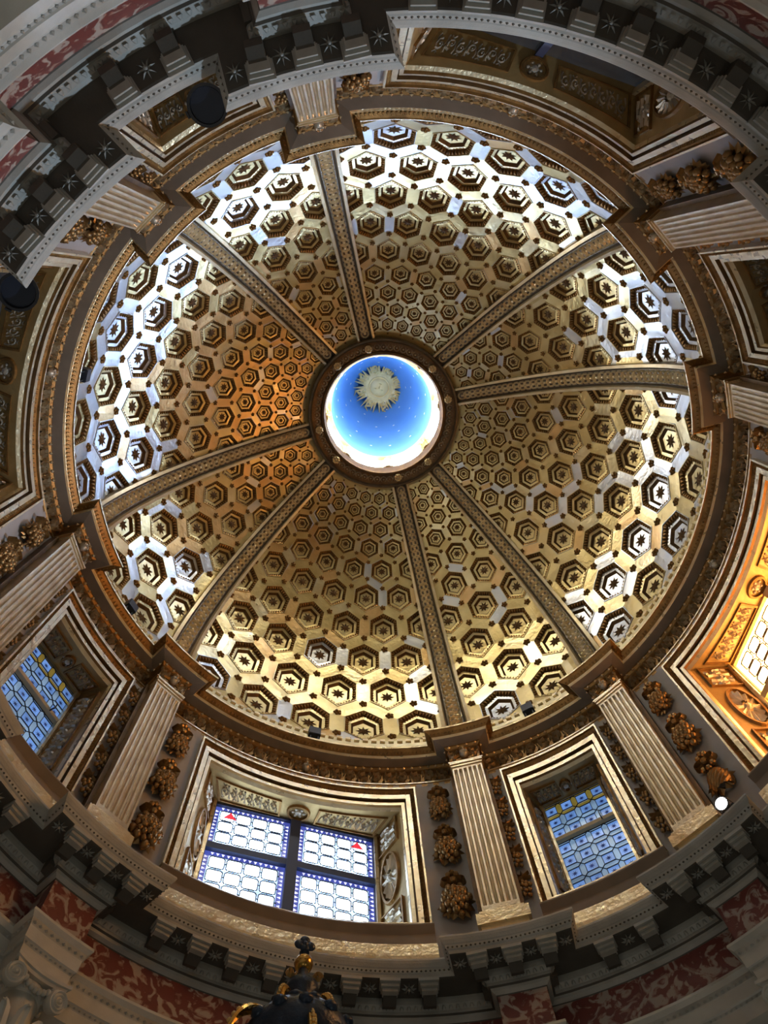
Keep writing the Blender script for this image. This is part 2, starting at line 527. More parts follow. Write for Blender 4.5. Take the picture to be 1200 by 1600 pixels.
def clip_az(mb, half, z0=None):
    """drop what lies beyond the two vertical planes at +-half degrees from azimuth 90 (and below z0)"""
    import bmesh
    bm = bmesh.new()
    vs = [bm.verts.new(v) for v in mb.v]
    for f, m in zip(mb.f, mb.m):
        try:
            q = bm.faces.new([vs[i] for i in f])
            q.material_index = m
        except ValueError:
            pass
    for s in (-1, 1):
        a = radians(90 + s * half)
        n = Vector((-sin(a), cos(a), 0)) * s
        bmesh.ops.bisect_plane(bm, geom=bm.verts[:] + bm.edges[:] + bm.faces[:], plane_co=(0, 0, 0), plane_no=n, clear_outer=True)
    if z0 is not None:
        bmesh.ops.bisect_plane(bm, geom=bm.verts[:] + bm.edges[:] + bm.faces[:], plane_co=(0, 0, z0), plane_no=(0, 0, -1), clear_outer=True)
    bm.verts.index_update()
    out = MB()
    out.v = [tuple(v.co) for v in bm.verts]
    out.f = [tuple(v.index for v in f.verts) for f in bm.faces]
    out.m = [f.material_index for f in bm.faces]
    bm.free()
    return out

def coffer_mb(u, j):
    """one sunk hexagonal coffer, gold frame between two brown carved slopes"""
    V = hexa(u, j)
    s0 = HOLE(j)
    pit = radians(pitch_at(ROWPSI[j])) * RHO * cos(radians(max(0, ROWPSI[j])))
    k = min(1, max(0, j - 2) / 5)
    d = pit * (.075 + .03 * k)
    e0 = .80 - .09 * k
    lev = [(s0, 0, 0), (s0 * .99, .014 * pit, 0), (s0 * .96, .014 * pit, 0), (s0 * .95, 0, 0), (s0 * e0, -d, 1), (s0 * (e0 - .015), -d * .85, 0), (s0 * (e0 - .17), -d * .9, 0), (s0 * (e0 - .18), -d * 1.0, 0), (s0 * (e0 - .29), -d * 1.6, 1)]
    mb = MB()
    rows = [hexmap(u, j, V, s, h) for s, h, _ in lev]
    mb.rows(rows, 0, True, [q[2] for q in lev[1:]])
    k = len(mb.v)
    mb.v += [tuple(p) for p in rows[-1]] + [tuple(hexmap(u, j, V, 0, -d * 1.6)[0])]
    for i in range(6):
        mb.f.append((k + i, k + (i + 1) % 6, k + 6))
        mb.m.append(0)
    # carved leaves on the outer slope
    A = hexmap(u, j, V, s0 * .94, 0.0)
    B = hexmap(u, j, V, s0 * (e0 + .01), -d)
    nb = 6 if j < 7 else 4
    cen = Vector(mb.v[-1])
    for i in range(6):
        for q in range(nb):
            t0, t1, tm = (q + .12) / nb, (q + .88) / nb, (q + .5) / nb
            a0, a1 = A[i].lerp(A[(i + 1) % 6], t0), A[i].lerp(A[(i + 1) % 6], t1)
            b0, b1 = B[i].lerp(B[(i + 1) % 6], t0), B[i].lerp(B[(i + 1) % 6], t1)
            md = (a0 + a1 + b0 + b1) / 4
            nrm = (a1 - a0).cross(b0 - a0).normalized()
            inward = Vector((-md.x, -md.y, ZC - md.z))
            if nrm.dot(inward) < 0:
                nrm = -nrm
            top = md.lerp((b0 + b1) / 2, .2) + nrm * pit * .045
            mb.add([a0, a1, b1, b0, top], [(0, 1, 4), (1, 2, 4), (2, 3, 4), (3, 0, 4)], 2)
    return mb, d * 1.6, pit

def star_mb(u, j, depth, pit):
    mb = MB()
    pc = ROWPSI[j]
    r = pit * .15
    ps = []
    kx = degrees(1 / (RHO * cos(radians(max(pc, 0))))) 
    ky = degrees(1 / RHO)
    c = dome_pt(u * pitch_at(pc), pc, -depth + pit * .035)
    for i in range(16):
        rr = r if i % 2 == 0 else r * .48
        an = 2 * pi * i / 16
        ps.append(dome_pt(u * pitch_at(pc) + rr * sin(an) * kx, pc + rr * cos(an) * ky, -depth + .002))
    mb.add(ps + [c], [(i, (i + 1) % 16, 16) for i in range(16)])
    return mb

def flower_mb(n=5):
    """small carved rosette, unit radius, facing -z"""
    mb = MB()
    mb.ball((0, 0, -.25), .42, 0, 6, 4)
    for i in range(n):
        a = 2 * pi * i / n
        mb.ball((.62 * cos(a), .62 * sin(a), -.12), .40, 0, 6, 4, (1, 1, .7))
    return mb

def mesh_only(mb, name, mats, smooth=None):
    o = mb.build(name, mats, smooth=smooth)
    me = o.data
    bpy.data.objects.remove(o)
    return me

flower_me = mesh_only(flower_mb(), 'rosette', [BRONZE], 60)
coffer_cache = {}
star_cache = {}
panel_cache = {}
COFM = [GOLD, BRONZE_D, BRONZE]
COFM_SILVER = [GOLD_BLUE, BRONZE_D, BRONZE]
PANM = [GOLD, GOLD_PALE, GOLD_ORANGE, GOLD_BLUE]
LEAF_GLOW = {180: (.25, .30, .90), 135: (.35, .45, .90), -135: (.45, .60, .90), 90: (.50, .72, .93), -90: (.5, .8, .95), 0: (.6, .85, .92), 45: (.6, .85, .94), -45: (.5, .72, .90)}  # leaf tone odds; extra orange on left panels paints in the orange window's glow
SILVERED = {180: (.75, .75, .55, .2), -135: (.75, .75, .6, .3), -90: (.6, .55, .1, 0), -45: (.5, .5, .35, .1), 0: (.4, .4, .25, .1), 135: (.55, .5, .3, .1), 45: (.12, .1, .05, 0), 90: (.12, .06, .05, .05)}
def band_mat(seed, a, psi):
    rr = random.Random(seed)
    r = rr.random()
    p = LEAF_GLOW[a]
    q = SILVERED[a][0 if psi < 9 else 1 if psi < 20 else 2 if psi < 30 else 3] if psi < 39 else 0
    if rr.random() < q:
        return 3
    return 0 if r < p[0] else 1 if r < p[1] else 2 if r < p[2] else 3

for a, kd in BAYS:
    half = (45 - DL) if kd == 'wide' else DL
    mb = MB()
    cells = []
    for j in range(len(ROWPSI)):
        even = (j % 2 == 1)           # rows 0, 2, 4 ... have a coffer (wide) or a joint (narrow) on the axis
        if kd == 'wide':
            us = [-3, -2, -1, 0, 1, 2, 3] if even else [-2.5, -1.5, -.5, .5, 1.5, 2.5]
            solid = lambda u: abs(u) > 2.6 or j == len(ROWPSI) - 1
        else:
            us = [-1.5, -.5, .5, 1.5] if even else [-1, 0, 1]
            solid = lambda u: abs(u) > 1.2 or j == len(ROWPSI) - 1
        for u in us:
            V = hexa(u, j)
            O = hexmap(u, j, V, 1, 0)
            if solid(u):
                mb.add(O, [(0, 1, 2, 3, 4, 5)], 0)
                continue
            cells.append((u, j))
            I = hexmap(u, j, V, HOLE(j), 0)
            for i in range(6):
                i2 = (i + 1) % 6
                mid = (round((V[i][0] + V[i2][0]) * 2), round((V[i][1] + V[i2][1]) * 2))
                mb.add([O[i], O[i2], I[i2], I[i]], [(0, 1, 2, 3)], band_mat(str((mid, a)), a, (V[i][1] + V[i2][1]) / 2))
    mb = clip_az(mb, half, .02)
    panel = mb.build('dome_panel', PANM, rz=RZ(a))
    tag(panel, ('wide' if kd == 'wide' else 'narrow') + ' gilded dome panel of hexagonal coffers above ' + BAYNAME[a], 'dome panel', kind='structure')
    roset = set()
    for (u, j) in cells:
        full = abs(u) < (2.4 if kd == 'wide' else .9)
        shared = full and j != 0
        silver = 1 <= j <= 3 and random.Random(str((u, j, a))).random() < SILVERED[a][j - 1] * .9
        key = (j if shared else (kd, u, j), silver)
        if key not in coffer_cache:
            if shared:
                cm, dep, pit = coffer_mb(0, j)
                sm = star_mb(0, j, dep, pit)
            else:
                cm, dep, pit = coffer_mb(u, j)
                sm = star_mb(u, j, dep, pit)
                cm = clip_az(cm, half, .02)
                sm = clip_az(sm, half, .02)
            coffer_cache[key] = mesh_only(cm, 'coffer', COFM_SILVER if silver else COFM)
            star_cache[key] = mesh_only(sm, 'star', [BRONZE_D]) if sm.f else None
        rz = radians(u * pitch_at(ROWPSI[j])) if shared else 0
        c = obj('coffer', coffer_cache[key], panel, (0, 0, 0), rz)
        if star_cache[key] is not None and j > 0:
            obj('star', star_cache[key], c)
        for q in range(6):
            V = hexa(u, j)[q]
            if (kd == 'wide' and abs(V[0]) < 2.55 or kd == 'narrow' and abs(V[0]) < 1.05):
                roset.add((round(V[0], 2), round(V[1], 3)))
    for (u, ps) in sorted(roset):
        p = dome_pt(u * pitch_at(ps), ps, .0)
        pit = radians(pitch_at(ps)) * RHO * cos(radians(max(0, ps)))
        nrm = Vector((p.x, p.y, max(0, p.z - ZC)))
        o = obj('rosette', flower_me, panel)
        o.location = p * U
        o.rotation_euler = nrm.to_track_quat('Z', 'Y').to_euler()
        sc = pit * .085
        o.scale = (sc, sc, sc)

# ------------------------------------------------------------------ ribs
def rib_w(psi):
    return .053 - .016 * max(0, psi) / 72
def rib_f(psi, t, h):
    p = dome_pt(0, psi, h)
    return Vector((p.x - t, p.y, p.z))
mb = MB()
rows = []
NP = 44
SEC = [(-1, -.07, 0), (-1, .012, 0), (-.93, .019, 0), (-.78, .019, 0), (-.70, .010, 0), (-.62, .014, 1), (-.55, .007, 1), (.55, .007, 1), (.62, .014, 1), (.70, .010, 0), (.78, .019, 0), (.93, .019, 0), (1, .012, 0), (1, -.07, 0)]
secs = []
for t, h, m in SEC:
    secs.append([rib_f(-8 + 80.5 * i / NP, t * rib_w(-8 + 80.5 * i / NP), h) for i in range(NP + 1)])
mb.rows(secs, 0, False, [0 if q[0] in (0, 1, 2, 3) else 0 for q in enumerate(SEC[1:])])
body_m = []
for i in range(len(SEC) - 1):
    body_m += [1 if 4 <= i <= 8 else 0] * NP
mb.m = body_m
rib_body = mesh_only(mb, 'rib_body', [SILVER, RIBBACK], 30)
mb = MB()
psi = -4.0
while psi < 70.5:
    w_ = rib_w(psi)
    st = degrees(w_ * .62)
    def f(u, v, h, p0=psi):
        return rib_f(p0 + degrees(u), v, .007 + h)
    mb.ridge([(w_ * .44 * cos(2 * pi * i / 10), w_ * .44 * sin(2 * pi * i / 10)) for i in range(10)], w_ * .10, w_ * .16, f, 0, True)
    mb.bump(0, 0, w_ * .17, w_ * .14, f, 0, 5)
    psi += st
rib_gui = mesh_only(mb, 'guilloche', [RIBGOLD])
mb = MB()
for s in (-1, 1):
    pts = [(-6 + 77.5 * i / 40) for i in range(41)]
    rows = [[rib_f(p, s * rib_w(p) * q, h) for p in pts] for q, h in ((1.0, .010), (1.03, .026), (.78, .028), (.72, .014))]
    mb.rows(rows)
rib_edge = mesh_only(mb, 'edge_fillet', [RIBGOLD], 40)
for k, a in enumerate(RIBS):
    r = obj('dome_rib', rib_body, None, (0, 0, 0), RZ(a))
    tag(r, 'grey-gold dome rib with interlaced rings, ' + RIBNAME[k], 'rib', 'dome ribs', 'structure')
    g = obj('guilloche', rib_gui, r, kind='stuff')
    obj('edge_fillet', rib_edge, r)

# ------------------------------------------------------------------ oculus ring
mb = MB()
mb.lathe([(.340, 1.17), (.337, 1.104), (.333, 1.092), (.326, 1.090), (.321, 1.100), (.318, 1.102), (.280, 1.110), (.276, 1.100), (.266, 1.098), (.261, 1.108), (.261, 1.19), (.30, 1.19)], 96, 0, None, [0, 1, 1, 1, 0, 0, 0, 0, 0, 0, 0])
ring = mb.build('oculus_ring', [BRONZE_D, RIBBACK], smooth=30)
tag(ring, 'carved brown and gold ring around the oculus', 'ring', kind='structure')
mb = MB()
N = 64
for i in range(N):
    a0 = 360 * i / N
    def f(u, v, h, a0=a0):
        rr = .299 + v
        return pol(a0 + degrees(u / rr), rr, 1.106 - h - (v * -.21))
    mb.ridge([(.013 * cos(2 * pi * q / 8), .013 * sin(2 * pi * q / 8)) for q in range(8)], .003, .005, f, 0, True)
    mb.bump(0, 0, .005, .005, f, 0, 5)
mb.build('ring_ornament', [SILVER], ring, kind='stuff')
for k, a in enumerate(RIBS):
    mb = MB()
    def f(u, v, h):
        return (u, v, -h)
    mb.lathe([(.0135, .004), (.0135, -.006), (.0105, -.010), (.008, -.006), (.003, -.012), (0.0005, -.013)], 12)
    for q in range(8):
        mb.ball((.0105 * cos(q * pi / 4), .0105 * sin(q * pi / 4), -.008), .004, 0, 6, 4)
    p = pol(a, .296, 1.103)
    o = mb.build('rosette', [RIBGOLD], ring, tuple(p))
    o.scale = (1.25,) * 3

# ------------------------------------------------------------------ lantern above the oculus
mb = MB()
mb.lathe([(.268, 1.185), (.268, 1.328), (.256, 1.332), (.243, 1.334), (.240, 1.338), (.240, 1.350)], 72, 0, None, [0, 0, 1, 1, 0])
lant = mb.build('lantern', [LANTW, LANTG], smooth=30)
tag(lant, 'bright white and gold lantern drum seen through the oculus', 'lantern', kind='structure')
for i in range(8):
    a = 45 * i
    mb = MB()
    mb.rows([[loc90(-11 + 22 * q / 8, .264, 1.215) for q in range(9)], [loc90(-11 + 22 * q / 8, .264, 1.315) for q in range(9)]])
    mb.build('lantern_window', [G_LANT[i]], lant, rz=RZ(a))
    mb = MB()
    for q in (-1, 1):
        mb.box((q * .016, .264, 1.26), (.006, .006, .065), 0)
    mb.box((0, .262, 1.26), (.010, .008, .065), 0)
    mb.ball((0, .254, 1.31), .016, 0, 8, 5)
    mb.ball((-.018, .257, 1.305), .010, 0, 8, 5)
    mb.ball((.018, .257, 1.305), .010, 0, 8, 5)
    mb.build('lantern_pilaster', [LANTG if i % 3 == 0 else LANTW], lant, rz=RZ(a + 22.5), smooth=50)
mb = MB()
VR, VH, VZ = .239, .86, 1.345
mb.lathe([(VR * cos(radians(t)), VZ + VH * sin(radians(t))) for t in list(range(0, 90, 5)) + [89.6]], 64)
vault = mb.build('lantern_vault', [BLUE], smooth=60)
tag(vault, 'blue painted lantern vault with scattered gold stars', 'vault', kind='structure')
star5 = MB()
pp = [((1 if i % 2 == 0 else .42) * cos(pi * i / 5), (1 if i % 2 == 0 else .42) * sin(pi * i / 5), 0) for i in range(10)]
star5.add(pp + [(0, 0, -.25)], [(i, (i + 1) % 10, 10) for i in range(10)])
star5_me = mesh_only(star5, 'star', [STARW])
for (n, t, ph) in ((12, 14, 0), (12, 26, 15), (10, 38, 5), (9, 49, 20), (7, 58, 0)):
    for i in range(n):
        a = radians(360 * i / n + ph + random.uniform(-6, 6))
        tt = radians(t + random.uniform(-2, 2))
        p = Vector((VR * .985 * cos(tt) * cos(a), VR * .985 * cos(tt) * sin(a), VZ + VH * .99 * sin(tt)))
        nr = Vector((cos(a) * cos(tt) / VR, sin(a) * cos(tt) / VR, sin(tt) / VH))
        o = obj('star', star5_me, vault)
        o.location = p * U
        o.rotation_euler = nr.to_track_quat('Z', 'Y').to_euler()
        o.scale = (.0085,) * 3
# sun relief hanging under the vault
SX, SY, SZ = .009, -.015, 2.06
sun = thing('sun_emblem', (SX, SY, SZ))
sun.scale = (1.18,) * 3
tag(sun, 'golden sun relief with a face and flaming rays on blue vault', 'sun')
mb = MB()
mb.lathe([(.0005, -.014), (.02, -.013), (.036, -.009), (.044, -.004), (.046, -.008), (.050, -.008), (.052, -.002), (.075, .002), (.075, .008), (.0005, .008)], 32)
for sx in (-1, 1):
    mb.ball((sx * .015, .008, -.0125), .006, 0, 8, 5, (1, .6, .7))
mb.ball((0, -.002, -.014), .005, 0, 8, 5, (.7, 1.6, 1))
mb.ball((0, -.018, -.0125), .008, 0, 8, 5, (1, .35, .6))
mb.build('face', [SUNGOLD], sun, smooth=50)
for i in range(8):
    b = 2 * pi * i / 8 + .25
    for q in (-2, -1, 1, 2):
        an = b + q * .125 + .36
        mb = MB()
        R1 = .132 if abs(q) == 1 else .122
        d = Vector((cos(an), sin(an), 0))
        t = Vector((-sin(an), cos(an), 0))
        mb.add([d * .066 + t * .008, d * .066 - t * .008, d * R1, d * .08 + Vector((0, 0, -.006)), d * .066 + Vector((0, 0, .004))], [(0, 2, 3), (2, 1, 3), (0, 3, 1), (0, 4, 2), (4, 1, 2)])
        mb.build('ray', [SUNGOLD], sun)
    mb = MB()
    pts = [(.068 + .066 * s / 9, .010 * sin(s * 1.35)) for s in range(10)]
    ca, sa = cos(b), sin(b)
    def f(u, v, h):
        return (u * ca - v * sa, u * sa + v * ca, -h)
    mb.ridge(pts, lambda t: .011 * (1.05 - t), .006, f)
    mb.build('flame', [SUNGOLD], sun)

# ------------------------------------------------------------------ upper entablature
UB, UF, UW = 1.065, 1.004, .0524
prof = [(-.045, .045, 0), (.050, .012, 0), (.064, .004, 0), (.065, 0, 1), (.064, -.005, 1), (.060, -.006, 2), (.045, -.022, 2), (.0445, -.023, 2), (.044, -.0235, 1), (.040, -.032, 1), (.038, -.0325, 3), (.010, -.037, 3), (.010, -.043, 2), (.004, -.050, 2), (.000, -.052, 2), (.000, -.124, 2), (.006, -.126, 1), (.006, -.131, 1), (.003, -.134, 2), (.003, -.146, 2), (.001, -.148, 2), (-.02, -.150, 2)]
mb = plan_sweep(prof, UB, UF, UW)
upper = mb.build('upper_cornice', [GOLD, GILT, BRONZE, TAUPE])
tag(upper, 'brown gilded cornice ring breaking forward over each fluted pilaster', 'cornice', kind='structure')
def ornament_run(places, unit):
    mb = MB()
    for x, y, a, kd in places:
        unit(mb, Vector((x, y, 0)), Vector((cos(a), sin(a), 0)), Vector((-sin(a), cos(a), 0)))
    return mb
def egg(zc, w, h, d, m=0):
    def unit(mb, P, n, t):
        c = P + Vector((0, 0, zc))
        vs = [c - t * w + Vector((0, 0, h)), c + t * w + Vector((0, 0, h)), c + t * w * .6 - Vector((0, 0, h)), c - t * w * .6 - Vector((0, 0, h)), c - n * d]
        mb.add(vs, [(0, 1, 4), (1, 2, 4), (2, 3, 4), (3, 0, 4)], m)
    return unit
def bead(zc, r, m=0):
    def unit(mb, P, n, t):
        c = P + Vector((0, 0, zc))
        vs = [c + t * r, c + Vector((0, 0, r)), c - t * r, c - Vector((0, 0, r)), c - n * r]
        mb.add(vs, [(0, 1, 4), (1, 2, 4), (2, 3, 4), (3, 0, 4)], m)
    return unit
ornament_run(walk(.050, UB, UF, UW, .0125), egg(-.017, .0045, .006, .006)).build('egg_moulding', [BRONZE], upper, kind='stuff')
ornament_run(walk(.009, UB, UF, UW, .028), bead(-.046, .006)).build('bead_row', [GILT], upper, kind='stuff')
mb = MB()
for k in range(8):
    a0 = RIBS[k] + degrees(asin(UW / UB)) + .4
    a1 = RIBS[(k + 1) % 8] - degrees(asin(UW / UB)) - .4
    if a1 < a0:
        a1 += 360
    L = radians(a1 - a0) * UB
    am = (a0 + a1) / 2
    def f(u, v, h, am=am):
        return pol(am + degrees(u / UB), UB - h, -.088 + v)
    scrolls(mb, f, L, .062, max(2, int(L / .045)), .012)
    ar = RIBS[k]
    def f2(u, v, h, ar=ar):
        return pol(ar + degrees(u / UF), UF - h, -.088 + v)
    for s in (-1, 1):
        scrolls(mb, lambda u, v, h, s=s: f2(u + s * .036, v, h), .034, .062, 1, .010)
mb.build('foliage_frieze', [FRIEZE], upper, kind='stuff')
# winged cherub heads on the frieze
def cherub_mb():
    mb = MB()
    mb.ball((0, 0, 0), .018, 0, 12, 8, (.85, .95, 1.1))
    mb.ball((0, -.004, .009), .0165, 1, 10, 6, (1.0, 1.0, .8))
    mb.ball((0, -.018, -.001), .0035, 0, 6, 4, (.8, 1, 1.4))
    mb.ball((0, -.0155, -.009), .004, 0, 6, 4, (1.3, .6, .5))
    for s in (-1, 1):
        mb.ball((s * .0065, -.0155, .003), .003, 1, 6, 4)
        mb.ball((s * .009, -.012, -.005), .005, 0, 6, 4)
        for q in range(4):
            an = radians(-15 + q * 26)
            L = .026 - q * .003
            mb.ridge([(s * (.012), -.006), (s * (.012 + L * .6 * cos(an)), -.006 + L * .6 * sin(an)), (s * (.012 + L * cos(an)), -.008 + L * sin(an))], .0045, .006, lambda u, v, h: (u, -h + .004, v), 1)
    return mb
cherub_me = mesh_only(cherub_mb(), 'cherub_head', [SILVER, BRONZE], 60)
for a in RIBS:
    p = pol(a, UF - .006, -.088)
    obj('cherub_head', cherub_me, upper, tuple(p), RZ(a))
for a in (90, 0, -90, 180):
    p = pol(a, UB - .006, -.088)
    obj('cherub_head', cherub_me, upper, tuple(p), RZ(a))
# little gilt blocks where the dome meets the cornice
mb = MB()
for i in range(210):
    a = radians(360 * i / 210)
    M = Matrix.Rotation(a, 4, 'Z')
    mb.box((1.052, 0, .118), (.008, .0095, .006), 0, M)
mb.build('dentil_row', [GILT], upper, kind='stuff')
mb = MB()
mb.lathe([(1.075, .135), (1.056, .132), (1.056, .105), (1.048, .100), (1.048, .03)], 120, 0)
mb.build('base_band', [GOLD_PALE], upper, smooth=30)

# ------------------------------------------------------------------ pilasters
def pilaster_parts():
    W2, R, ZT, ZB = .0497, .998, -.150, -.798
    # shaft with six flutes: horizontal section swept downwards
    sec = [(-W2, 1.064)]
    nf = 6
    fl = .0104
    gap = (2 * W2 - nf * fl) / (nf + 1)
    sec.append((-W2, R))
    flutes = []
    for i in range(nf):
        x0 = -W2 + gap * (i + 1) + fl * i
        flutes.append((x0, x0 + fl))
    cur = [(-W2, 1.064), (-W2, R)]
    for x0, x1 in flutes:
        cur.append((x0, R))
        for q in range(1, 4):
            t = q / 4
            cur.append((x0 + fl * t, R + .0085 * sin(pi * t)))
        cur.append((x1, R))
    cur += [(W2, R), (W2, 1.064)]
    flat = [(x, (R if R <= y < 1.05 else y)) for x, y in cur]
    mb = MB()
    def row(pts, z):
        return [(x, sqrt(max(0, y * y - x * x * .0)), z) for x, y in pts]
    mb.rows([row(flat, ZT), row(flat, ZT - .022), row(cur, ZT - .030), row(cur, ZB + .030), row(flat, ZB + .022), row(flat, ZB)])
    shaft = mesh_only(mb, 'shaft', [PILGOLD], 20)
    mb = MB()
    # base: plinth and torus
    for (x, r0, z0, z1) in ((.058, .991, ZB - .002, ZB - .014), (.068, .984, ZB - .014, ZB - .050), (.060, .992, ZB - .050, -.93)):
        mb.box((0, (r0 + 1.064) / 2, (z0 + z1) / 2), (x, (1.064 - r0) / 2, (z0 - z1) / 2))
    base = mesh_only(mb, 'base', [GILT])
    mb = MB()
    mb.box((0, (.990 + 1.064) / 2, ZT + .003), (.054, (1.064 - .990) / 2, .003))
    mb.box((0, (.994 + 1.064) / 2, ZT - .006), (.052, (1.064 - .994) / 2, .004))
    cap = mesh_only(mb, 'necking', [GILT])
    mb = MB()
    mb.box((0, 1.05, (ZT + ZB) / 2), (.062, .016, (ZT - ZB) / 2))
    back = mesh_only(mb, 'backing_strip', [BRONZE_D])
    return shaft, base, cap, back
psh, pba, pca, pbk = pilaster_parts()
for k, a in enumerate(RIBS):
    p = pol(a, 0, 0)
    t = thing('fluted_pilaster', tuple(pol(a, .998, -.86)), RZ(a))
    off = (0, -.998, .86)
    for nm, me in (('shaft', psh), ('base', pba), ('necking', pca), ('backing_strip', pbk)):
        obj(nm, me, t, off)
    tag(t, 'gilded pilaster with six flutes, ' + RIBNAME[k], 'pilaster', 'fluted pilasters of the drum', 'structure')

# ------------------------------------------------------------------ windows
def win_profile(kd):
    W = WIN[kd]
    A0, A1 = W['A'], W['Ai']
    zt0, zt1, zb0, zb1 = W['zt'], W['zti'], W['zb'], W['zbi']
    L = lambda s: (A0 + (A1 - A0) * s, zt0 + (zt1 - zt0) * s, zb0 + (zb1 - zb0) * s)
    lv = [(0, 1.063, 0), (0, 1.043, 0), (.10, 1.043, 0), (.11, 1.050, 1), (.34, 1.060, 1), (.35, 1.052, 0), (.62, 1.052, 0), (.63, 1.066, 2), (.70, 1.066, 2), (.71, 1.060, 0), (.90, 1.060, 0), (.92, 1.068, 1), (1.0, 1.078, 0)]
    return [(L(s), r, m) for s, r, m in lv]
def rect_loop(A, zt, zb, r, n):
    pts = [loc90(-A + 2 * A * i / n, r, zt) for i in range(n + 1)]
    pts += [loc90(A, r, zt + (zb - zt) * i / 4) for i in range(1, 5)]
    pts += [loc90(A - 2 * A * i / n, r, zb) for i in range(1, n + 1)]
    pts += [loc90(-A, r, zb + (zt - zb) * i / 4) for i in range(1, 4)]
    return pts
def reveal_maps(kd):
    W = WIN[kd]
    A, R = W['Ai'], 1.078
    def soffit(u, v, h):         # u -1..1, v 0 (room) .. 1 (glass)
        f = loc90(-A * u, R, 0)
        return Vector((f.x + (W['gx'] * u - f.x) * v, f.y + (W['gy'] - f.y) * v, W['zti'] - h))
    def jamb(s):
        f0 = loc90(-A * s, R, 0)
        b0 = Vector((W['gx'] * s, W['gy'], 0))
        n = Vector((-s * (b0.y - f0.y), s * (b0.x - f0.x), 0))
        n.normalize()
        if n.x * s > 0:
            n = -n
        def g(u, v, h):          # u 0..1 depth, v 0 (top) .. 1
            p = f0.lerp(b0, u) + n * h
            return Vector((p.x, p.y, W['zti'] + (W['gzb'] - W['zti']) * v))
        return g
    return soffit, jamb
def make_window(kd, name, a, glazing):
    W = WIN[kd]
    mb = MB()
    pr = win_profile(kd)
    rows = [rect_loop(*q[0], q[1], W['seg']) for q in pr]
    mb.rows(rows, 0, True, [q[2] for q in pr[1:]])
    win = mb.build(name, [GILT, BRONZE, BRONZE_D], rz=RZ(a))
    # carved band of the frame
    mb = MB()
    r = 1.057
    s = .225
    A = W['A'] + (W['Ai'] - W['A']) * s
    zt = W['zt'] + (W['zti'] - W['zt']) * s
    zb = W['zb'] + (W['zbi'] - W['zb']) * s
    n = int(2 * radians(A) / .0125)
    for i in range(n):
        egg(zt, .0045, .008, .007)(mb, loc90(-A + 2 * A * (i + .5) / n, r, 0), (loc90(-A + 2 * A * (i + .5) / n, 1, 0)), Vector((-1, 0, 0)))
    n = int((zt - zb) / .0125)
    for sgn in (-1, 1):
        c = loc90(sgn * A, r, 0)
        nn = loc90(sgn * A, 1, 0)
        t = Vector((-nn.y, nn.x, 0))
        for i in range(n):
            z = zt + (zb - zt) * (i + .5) / n
            vs = [c - t * .007 + Vector((0, 0, z + .0045)), c + t * .007 + Vector((0, 0, z + .0045)), c + t * .007 + Vector((0, 0, z - .0045)), c - t * .007 + Vector((0, 0, z - .0045)), c - nn * .007 + Vector((0, 0, z))]
            mb.add(vs, [(0, 1, 4), (1, 2, 4), (2, 3, 4), (3, 0, 4)])
    mb.build('carved_band', [BRONZE], win, kind='stuff')
    # reveals
    so, jm = reveal_maps(kd)
    mb = MB()
    rows = [[so(-1 + 2 * i / 12, v, 0) for i in range(13)] for v in (0, 1.0)]
    mb.rows(rows)
    sof = mb.build('soffit', [SOFFIT], win)
    wid = W['gx']
    dep = .085 if kd == 'wide' else .10
    f = lambda u, v, h: so(u, v, h)
    for sg in (-1, 1):
        mb = MB()
        x0, x1 = (.20, .93) if sg > 0 else (-.93, -.20)
        frame_rect(mb, f, x0, x1, .20, .84, .022 if kd == 'wide' else .05, .007, 0)
        cx = (x0 + x1) / 2
        g = lambda u, v, h: so(cx + u / (wid * 1.05), .52 + v / dep, h)
        scrolls(mb, g, (x1 - x0) * wid * .92, dep * .5, 7 if kd == 'wide' else 4, .007, 1)
        mb.build('relief_panel', [BRONZE, SILVER], sof)
    mb = MB()
    g = lambda u, v, h: so(u / wid, .52 + v / dep, h)
    frame_oval(mb, g, 0, 0, .036 if kd == 'wide' else .018, .030 if kd == 'wide' else .026, .008, .010, 0)
    mb.bump(0, 0, .013, .01, g, 1, 8)
    for i in range(6):
        mb.bump(.016 * cos(i * pi / 3), .013 * sin(i * pi / 3), .006, .007, g, 1, 6)
    mb.build('roundel', [BRONZE, SILVER], sof)
    for sg in (-1, 1):
        j = jm(sg)
        mb = MB()
        mb.rows([[j(u, v, 0) for u in (0, 1)] for v in (0, .25, .5, .75, 1)])
        jo = mb.build('jamb', [SOFFIT], win)
        mb = MB()
        H = W['zti'] - W['gzb']
        D = (j(0, 0, 0) - j(1, 0, 0)).length
        g = lambda u, v, h: j(.5 + u / D, .46 + v / H, h)
        Wd = D * .74
        if kd == 'wide':
            frame_oval(mb, g, 0, 0, Wd * .46, .105, .010, .008, 0, 24)
            for i in range(14):
                an = 2 * pi * i / 14
                mb.ridge([(Wd * .12 * cos(an), .03 * sin(an)), (Wd * .36 * cos(an), .085 * sin(an))], lambda t: .004 + .004 * t, .007, g, 1)
            mb.bump(0, 0, .014, .012, g, 1, 8)
            for q in (-1, 1):
                frame_rect(mb, g, -Wd * .5, Wd * .5, q * .175 - .055, q * .175 + .055, .005, .007, 0)
                g2 = lambda u, v, h, q=q: g(v, q * .175 + u, h)
                scrolls(mb, g2, .10, Wd * .85, 3, .007, 1)
        else:
            frame_rect(mb, g, -Wd * .5, Wd * .5, -.20, .20, .006, .006, 0)
            g2 = lambda u, v, h: g(v, u, h)
            scrolls(mb, g2, .38, Wd * .8, 7, .006, 1)
        mb.build('relief_panel', [BRONZE, SILVER], jo)
    # sill and gilt strips beside the glass
    mb = MB()
    f0 = [loc90(W['Ai'] - 2 * W['Ai'] * i / 12, 1.076, W['zbi']) for i in range(13)]
